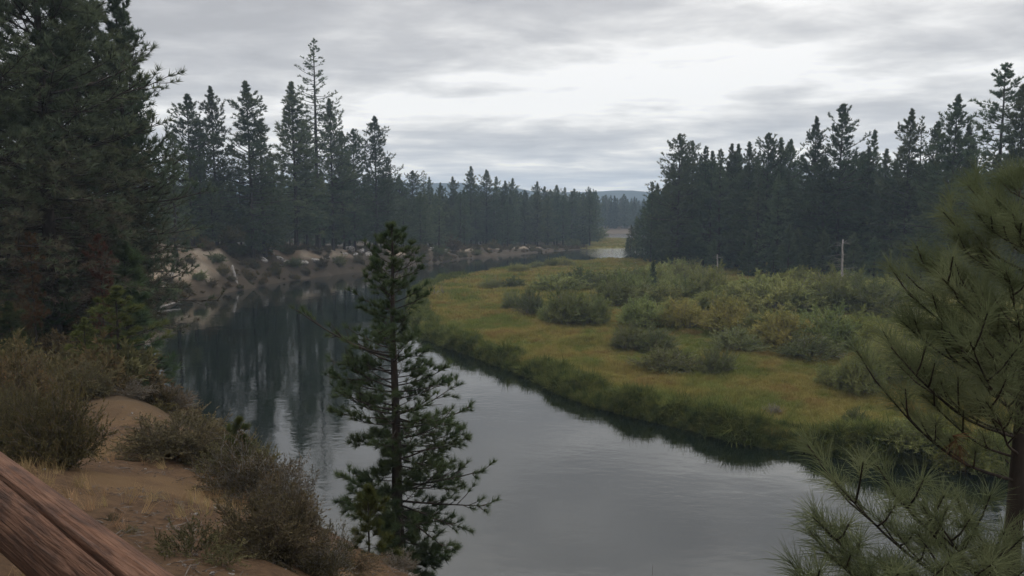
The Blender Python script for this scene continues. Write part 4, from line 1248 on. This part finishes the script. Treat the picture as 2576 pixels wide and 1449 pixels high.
def near_pine():
    """young pine a few steps away at the right edge: limbs laid out one by one"""
    rg = np.random.default_rng(61)
    base = pt(2530, 1500, 4.4); z0 = hgt(base[0], base[1]) - 0.05
    base = np.array([base[0] - 0.03, base[1], z0])
    TPw = np.array([base, pt(2540, 1449, 4.4), pt(2556, 1250, 4.4), pt(2574, 1000, 4.45), pt(2590, 760, 4.5), pt(2600, 560, 4.55), pt(2606, 420, 4.6)])
    tr, li, cr, dn = MB(), MB(), MB(), MB()
    tr.tube(TPw - base, [0.062, 0.052, 0.046, 0.036, 0.026, 0.016, 0.006], 10)
    tz = TPw[:, 2]
    at = lambda z: np.array([np.interp(z, tz, TPw[:, 0]), np.interp(z, tz, TPw[:, 1]), z])
    ends = [(2100, 1212, 3.55), (2245, 1240, 3.65), (2045, 1300, 3.45), (2075, 1385, 3.4), (2005, 1450, 3.35), (2350, 1300, 3.6), (2430, 1300, 3.9), (2490, 1390, 3.7), (2290, 1440, 3.35), (2390, 1420, 3.4), (2180, 1460, 3.3),
            (2225, 985, 4.2), (2240, 872, 4.2), (2340, 815, 4.4), (2285, 740, 4.5), (2420, 765, 4.3), (2400, 600, 4.8), (2345, 660, 4.7), (2457, 640, 4.9), (2492, 490, 4.9), (2545, 430, 5.0),
            (2570, 560, 4.3), (2290, 920, 4.6), (2500, 890, 4.1), (2560, 790, 4.1), (2480, 1010, 4.0), (2370, 700, 4.3), (2530, 680, 4.2),
            (2440, 860, 3.95), (2390, 960, 4.8), (2460, 540, 4.6), (2700, 800, 4.3), (2720, 1000, 4.4), (2690, 620, 4.5), (2710, 1250, 4.2), (2560, 1000, 5.2), (2640, 480, 4.5), (2500, 760, 5.1), (2430, 700, 5.1), (2300, 650, 4.8), (2260, 800, 4.6), (2380, 545, 5.0), (2440, 455, 5.1), (2320, 990, 4.4),
            (2400, 880, 4.6), (2470, 820, 4.6), (2520, 560, 4.8), (2330, 730, 5.0), (2560, 900, 4.8)]
    PT, DT = [], []
    for (u, v, D) in ends:
        e = pt(u, v, D)
        flat = math.hypot(e[0] - at(e[2])[0], e[1] - at(e[2])[1])
        zs = max(e[2] - 0.55 * flat - 0.05, z0 + 0.35)
        s = at(zs)
        m1 = s * .62 + e * .38 + np.array([0, 0, -0.10 * flat]); m2 = s * .28 + e * .72 + np.array([0, 0, -0.07 * flat])
        P = np.array([s, m1 + rg.normal(size=3) * .015, m2 + rg.normal(size=3) * .015, e])
        L = np.linalg.norm(e - s)
        tt = np.linspace(0, 1, 9)
        P = np.column_stack([np.interp(tt, [0, .38, .72, 1], P[:, k]) for k in range(3)])
        P[1:-1] = (P[:-2] + P[1:-1] * 2 + P[2:]) / 4
        li.tube(P - base, np.linspace(0.003 + 0.008 * min(L, 1.2), 0.0035, 9), 6)
        ax = (P[-1] - P[-3]) / np.linalg.norm(P[-1] - P[-3])
        for q in np.linspace(0.0, 0.14, 4):                  # the brush of needles at the end of a limb
            PT.append(P[-1] - ax * q); DT.append(ax * (1 if q < .05 else .75))
        nt_ = max(4, int(L * 7.5))
        for j in range(nt_):
            s_ = 0.25 + 0.70 * (j + rg.random()) / nt_
            ix = min(int(s_ * 8), 7); b = P[ix] + (P[ix + 1] - P[ix]) * (s_ * 8 - ix)
            dr = P[ix + 1] - P[ix]; dr /= np.linalg.norm(dr)
            sd = np.cross(dr, (0, 0, 1)); sd /= np.linalg.norm(sd) + 1e-9
            td = dr * .75 + sd * (1 if j % 2 else -1) * (.4 + .5 * rg.random()) + np.array([0, 0, .35 * rg.random() + .1]); td /= np.linalg.norm(td)
            ll = (0.10 + 0.22 * rg.random()) * min(1, L)
            en = b + td * ll + np.array([0, 0, .04])
            li.tube(np.array([b, b + td * ll * .5, en]) - base, [.006, .005, .0035], 5)
            for q in (0, .05, .1):
                PT.append(en - td * q); DT.append(td + np.array([0, 0, .2]))
    PT, DT = np.array(PT) - base, np.array(DT)
    cr.needles(PT, DT, 0.160, 0.82, 34, 0.0022, rg, along=0.05, bend=0.10, jit=0.15)
    q = pt(2405, 1105, 3.9) - base
    dn.needles([q, q + (0.02, 0, -.03), q + (-.02, 0, .02)], [(-.2, 0, -1), (.2, 0, -1), (.7, -.1, -.3)], 0.11, 0.6, 22, 0.0022, rg, bend=0.15)
    put('young_pine', [('trunk', tr.mesh('trunk', M_bark, True)), ('limbs', li.mesh('limbs', M_bark, True)), ('crown', cr.mesh('crown', M_needle_near)),
                       ('dead_needles', dn.mesh('dead_needles', M_needle_dead))], tuple(base), 0, 1.0,
        'nearest young pine with long needles reaching in from the right edge', 'tree')


near_pine()

# ------------------------------------------------------------------ near slope: brush
BR = [bush(120, 1.0, 1.1, 120, 18, 14, 0.040, 0.018, M_brush, M_twig, 0.15, 0.010, lob=8, twl=0.2),
      bush(121, 1.0, 1.05, 120, 18, 14, 0.040, 0.018, M_brush_g, M_twig, 0.15, 0.010, lob=8, twl=0.2),
      bush(122, 1.0, 1.05, 120, 18, 9, 0.038, 0.017, M_brush, M_twig_grey, 0.15, 0.010, lob=8, twl=0.2),
      bush(123, 1.0, 1.0, 26, 9, 14, 0.055, 0.028, M_brush_g, M_twig, 0.3, 0.008, lob=5)]
for i, (u, vb, D, wpx, hpx, k, lb) in enumerate([
    (150, 1225, 11.0, 215, 290, 0, 'big brown brush shrub at the left above the fence rail'),
    (35, 1190, 12.0, 200, 240, 1, 'olive brush shrub cut by the left edge behind the big brown one'),
    (40, 985, 17.0, 240, 120, 0, 'reddish brown brush shrub high at the left edge'),
    (325, 1062, 21.0, 160, 110, 2, 'grey twiggy shrub below the slim young pine'),
    (420, 1060, 22.0, 130, 100, 2, 'grey shrub at the bank edge right of the twiggy one'),
    (215, 1000, 20.0, 150, 100, 1, 'olive shrub under the yellowish young pine'),
    (435, 1205, 15.0, 250, 175, 1, 'dark shrub at the top of the bare dirt slope'),
    (520, 1225, 14.5, 170, 135, 1, 'grey dark shrub joining the two shrubs along the slope rim'),
    (640, 1295, 12.6, 270, 215, 2, 'dark twiggy shrub on the slope rim below the tiny pine top'),
    (720, 1330, 11.6, 190, 180, 2, 'tall grey shrub leaning right over the slope rim'),
    (585, 1250, 14.0, 170, 150, 1, 'low dark shrub left of the dark twiggy rim shrub'),
    (690, 1480, 8.0, 290, 260, 1, 'large olive shrub at the bottom beside the centre pine'),
    (800, 1500, 8.4, 200, 190, 2, 'grey brown shrub between the large olive shrub and the centre pine'),
    (880, 1520, 9.5, 150, 130, 0, 'brown shrub under the yellow green seedling'),
    (480, 1470, 7.0, 190, 190, 3, 'sparse small-leaved shrub on the bare dirt by the rail'),
    (560, 1490, 6.8, 150, 140, 3, 'second sparse leafy shrub right of the first on the dirt'),
    (325, 1365, 7.5, 52, 48, 3, 'tiny green plant alone on the dirt beside the rail'),
    (280, 1330, 7.8, 40, 50, 3, 'tiny brown plant left of the tiny green one on the dirt'),
    (400, 1440, 7.0, 90, 70, 3, 'low sprig at the left of the sparse leafy shrubs'),
    (1000, 1530, 13.0, 120, 140, 2, 'twiggy shrub at the foot of the centre pine'),
]):
    q = pt(u, vb, D); z = hgt(q[0], q[1]) - 0.03
    st, fo = BR[k]
    sx = wpx / F * D / 2.0 * 1.22; topz = pt(u, vb - hpx, D)[2]
    sz = max(0.3 * sx, topz - z) * 0.82
    if sz > 2.2 * sx: sz = 2.2 * sx
    put('brush_shrub', [('stems', st), ('foliage', fo)], (q[0], q[1], z), r2.random() * 6.28, (sx, sx, sz), lb, 'shrub', 'brush shrubs on the near slope')
q = pt(1645, 1449, 9.5); z = hgt(q[0], q[1])
o = tag(link('dead_shrub', dead_shrub(97, 0.25, pt(1645, 1385, 9.5)[2] - z, 9, 0.006, M_twig)), 'bare dead sprig poking up at the bottom edge over the water', 'shrub')
o.location = (q[0], q[1], z)

# dry grass and litter on the slope
DRYT = [grass_tuft(130 + i, 22, 0.30, 0.06, 0.004, M_dry, 0.8) for i in range(3)]
rgd = np.random.default_rng(12)
P = np.column_stack([-9 + 9 * rgd.random(1500), 1.5 + 20 * rgd.random(1500)])
h, left, d, wet = terrain(P)
w = fbm(P[:, 0] * 0.5 + 9, P[:, 1] * 0.5, 3)
ok = (w > 0.25) | ((P[:, 0] < -0.62 * P[:, 1] + 0.2) & (rgd.random(1500) < 0.8))
P, h = P[ok], h[ok]
add_grass('dry_grass', P, h, rgd, DRYT, 0.6, 1.3, 'thin dry straw-coloured grass on the dirt slope', 0.25, -0.01)


def litter():
    rg = np.random.default_rng(14); mb = MB()
    n = 14000
    P = np.column_stack([-10 + 11 * rg.random(n), 2.5 + 16 * rg.random(n)])
    h, left, d, wet = terrain(P)
    keep = fbm(P[:, 0] * .8, P[:, 1] * .8, 3) + 0.5 * rg.random(n) > 0.15
    P, h = P[keep], h[keep]; n = len(P)
    a = rg.random(n) * 6.28; L = 0.015 + 0.11 * rg.random(n) ** 3; wd = 0.006 + 0.008 * rg.random(n)
    c = np.column_stack([P, h + 0.006])
    ax = np.column_stack([np.cos(a), np.sin(a), rg.normal(size=n) * .12]) * L[:, None]
    sd = np.column_stack([-np.sin(a), np.cos(a), np.zeros(n)]) * wd[:, None]; up = np.array([0, 0, .008])
    V = np.stack([c - ax, c + ax, c + ax * .9 + sd, c - ax * .9 + sd, c + up], 1).reshape(-1, 3)
    o = np.arange(n)[:, None] * 5
    mb.add(V, np.concatenate([o + np.array([[0, 1, 4]]), o + np.array([[1, 2, 4]]), o + np.array([[2, 3, 4]]), o + np.array([[3, 0, 4]])]))
    return tag(link('slope_litter', mb.mesh('slope_litter', M_twig)), 'scattered twigs and needles on the bare dirt slope', 'litter', kind='stuff')


litter()
PEB = [rock_mesh(160 + i, (1.0, 0.8, 0.55)) for i in range(3)]
rgp = np.random.default_rng(31)
P = np.column_stack([-10 + 10.5 * rgp.random(1400), 2.5 + 17 * rgp.random(1400)])
h, left, d, wet = terrain(P); ok = (fbm(P[:, 0] * .6 + 4, P[:, 1] * .6, 3) > 0.0)
P, h = P[ok], h[ok]; n = len(P); sc_ = 0.008 + 0.035 * rgp.random(n) ** 3
o = gn_scatter('pebbles', np.column_stack([P, h]), np.column_stack([rgp.normal(size=n) * .3, rgp.normal(size=n) * .3, rgp.random(n) * 6.28]), np.column_stack([sc_, sc_, sc_]), PEB, 8)
tag(o, 'small scattered stones on the bare dirt slope', 'pebbles', kind='stuff')


# ------------------------------------------------------------------ log rail fence
def rail_fence():
    a1, a2 = gp(0, 1252, 11.45), gp(240, 1449, 11.45)
    d = (a2 - a1); d /= np.linalg.norm(d)
    A = a1 - d * 1.45; L = 3.1
    M = rail_mat()
    nL, nS = 150, 112
    t = np.linspace(0, L, nL); th = np.arange(nS) * 2 * math.pi / nS
    TT, TH = np.meshgrid(t, th, indexing='ij')
    r = 0.063 + 0.003 * np.sin(t * 2.2)[:, None] + 0.0022 * fbm(TT * 1.5, TH * 2.0 + 3, 3) + 0.0012 * fbm(TT * 2, TH * 9, 2)

    def crack(th0, w, dep, s0, s1, wob, seed):
        c = th0 + wob * vnoise(TT * 1.3 + seed, TT * 0 + seed) + 0.012 * vnoise(TT * 14 + seed, TT * 0 + 3.3)
        e = np.clip((TT - s0) / 0.25, 0, 1) * np.clip((s1 - TT) / 0.25, 0, 1)
        return dep * e * np.exp(-((TH - c + math.pi) % (2 * math.pi) - math.pi) ** 2 / (2 * w * w))
    TOPA = math.radians(108)
    r = r - crack(TOPA, 0.024, 0.022, 0.2, 2.6, 0.10, 1.1) - crack(TOPA - 0.42, 0.016, 0.004, 1.2, 3.0, 0.05, 5.5) - crack(TOPA - 0.25, 0.014, 0.004, 1.5, 2.9, 0.05, 8.5) \
        - crack(TOPA + 0.9, 0.022, 0.002, .9, 2.4, .08, 11.5)
    V = np.stack([TT, r * np.cos(TH), r * np.sin(TH)], -1).reshape(-1, 3)
    i = np.arange(nL - 1)[:, None] * nS; j = np.arange(nS)[None, :]; k = (j + 1) % nS
    T = np.concatenate([np.stack([i + j, i + k, i + nS + k], -1).reshape(-1, 3), np.stack([i + j, i + nS + k, i + nS + j], -1).reshape(-1, 3)])
    n0 = len(V); V = np.concatenate([V, [[0, 0, 0], [L, 0, 0]]]); jj = np.arange(nS); kk = (jj + 1) % nS
    T = np.concatenate([T, np.stack([kk, jj, np.full(nS, n0)], -1), np.stack([jj + (nL - 1) * nS, kk + (nL - 1) * nS, np.full(nS, n0 + 1)], -1)])
    me = mesh_from('rail', V, T, True); me.materials.append(M)
    fe = put('log_fence', [], tuple(A - np.array([0, 0, 1.05])), math.atan2(d[1], d[0]), 1.0, 'reddish brown weathered log fence rail crossing the lower left corner', 'fence')
    ro = link('rail', me, fe); ro.location = (0, 0, 1.05)
    for s in (0.25, 2.85):
        mb = MB()
        zz = np.linspace(-0.5, 0.975, 10)
        mb.tube(np.column_stack([np.full(10, s), np.zeros(10), zz]), 0.085 + 0.004 * np.sin(zz * 9), 16, True)
        me2 = mb.mesh('post', M, True); link('post', me2, fe)


rail_fence()

# ------------------------------------------------------------------ the air
hz = MB()
x0, x1, y0, y1, z0, z1 = -2200, 2200, -300, 2600, -6, 110
hz.add([(x0, y0, z0), (x1, y0, z0), (x1, y1, z0), (x0, y1, z0), (x0, y0, z1), (x1, y0, z1), (x1, y1, z1), (x0, y1, z1)],
       [(0, 2, 1), (0, 3, 2), (4, 5, 6), (4, 6, 7), (0, 1, 5), (0, 5, 4), (1, 2, 6), (1, 6, 5), (2, 3, 7), (2, 7, 6), (3, 0, 4), (3, 4, 7)])
m, nt, out = new_mat('haze_air')
pv = nd(nt, 'ShaderNodeVolumePrincipled', {'Color': (0.60, 0.78, 1.0, 1), 'Density': 0.00046, 'Anisotropy': 0.2})
nt.links.new(pv.outputs[0], out.inputs['Volume'])
tag(link('haze', hz.mesh('haze', m)), 'thin bluish haze hanging over the valley', 'haze', kind='stuff')
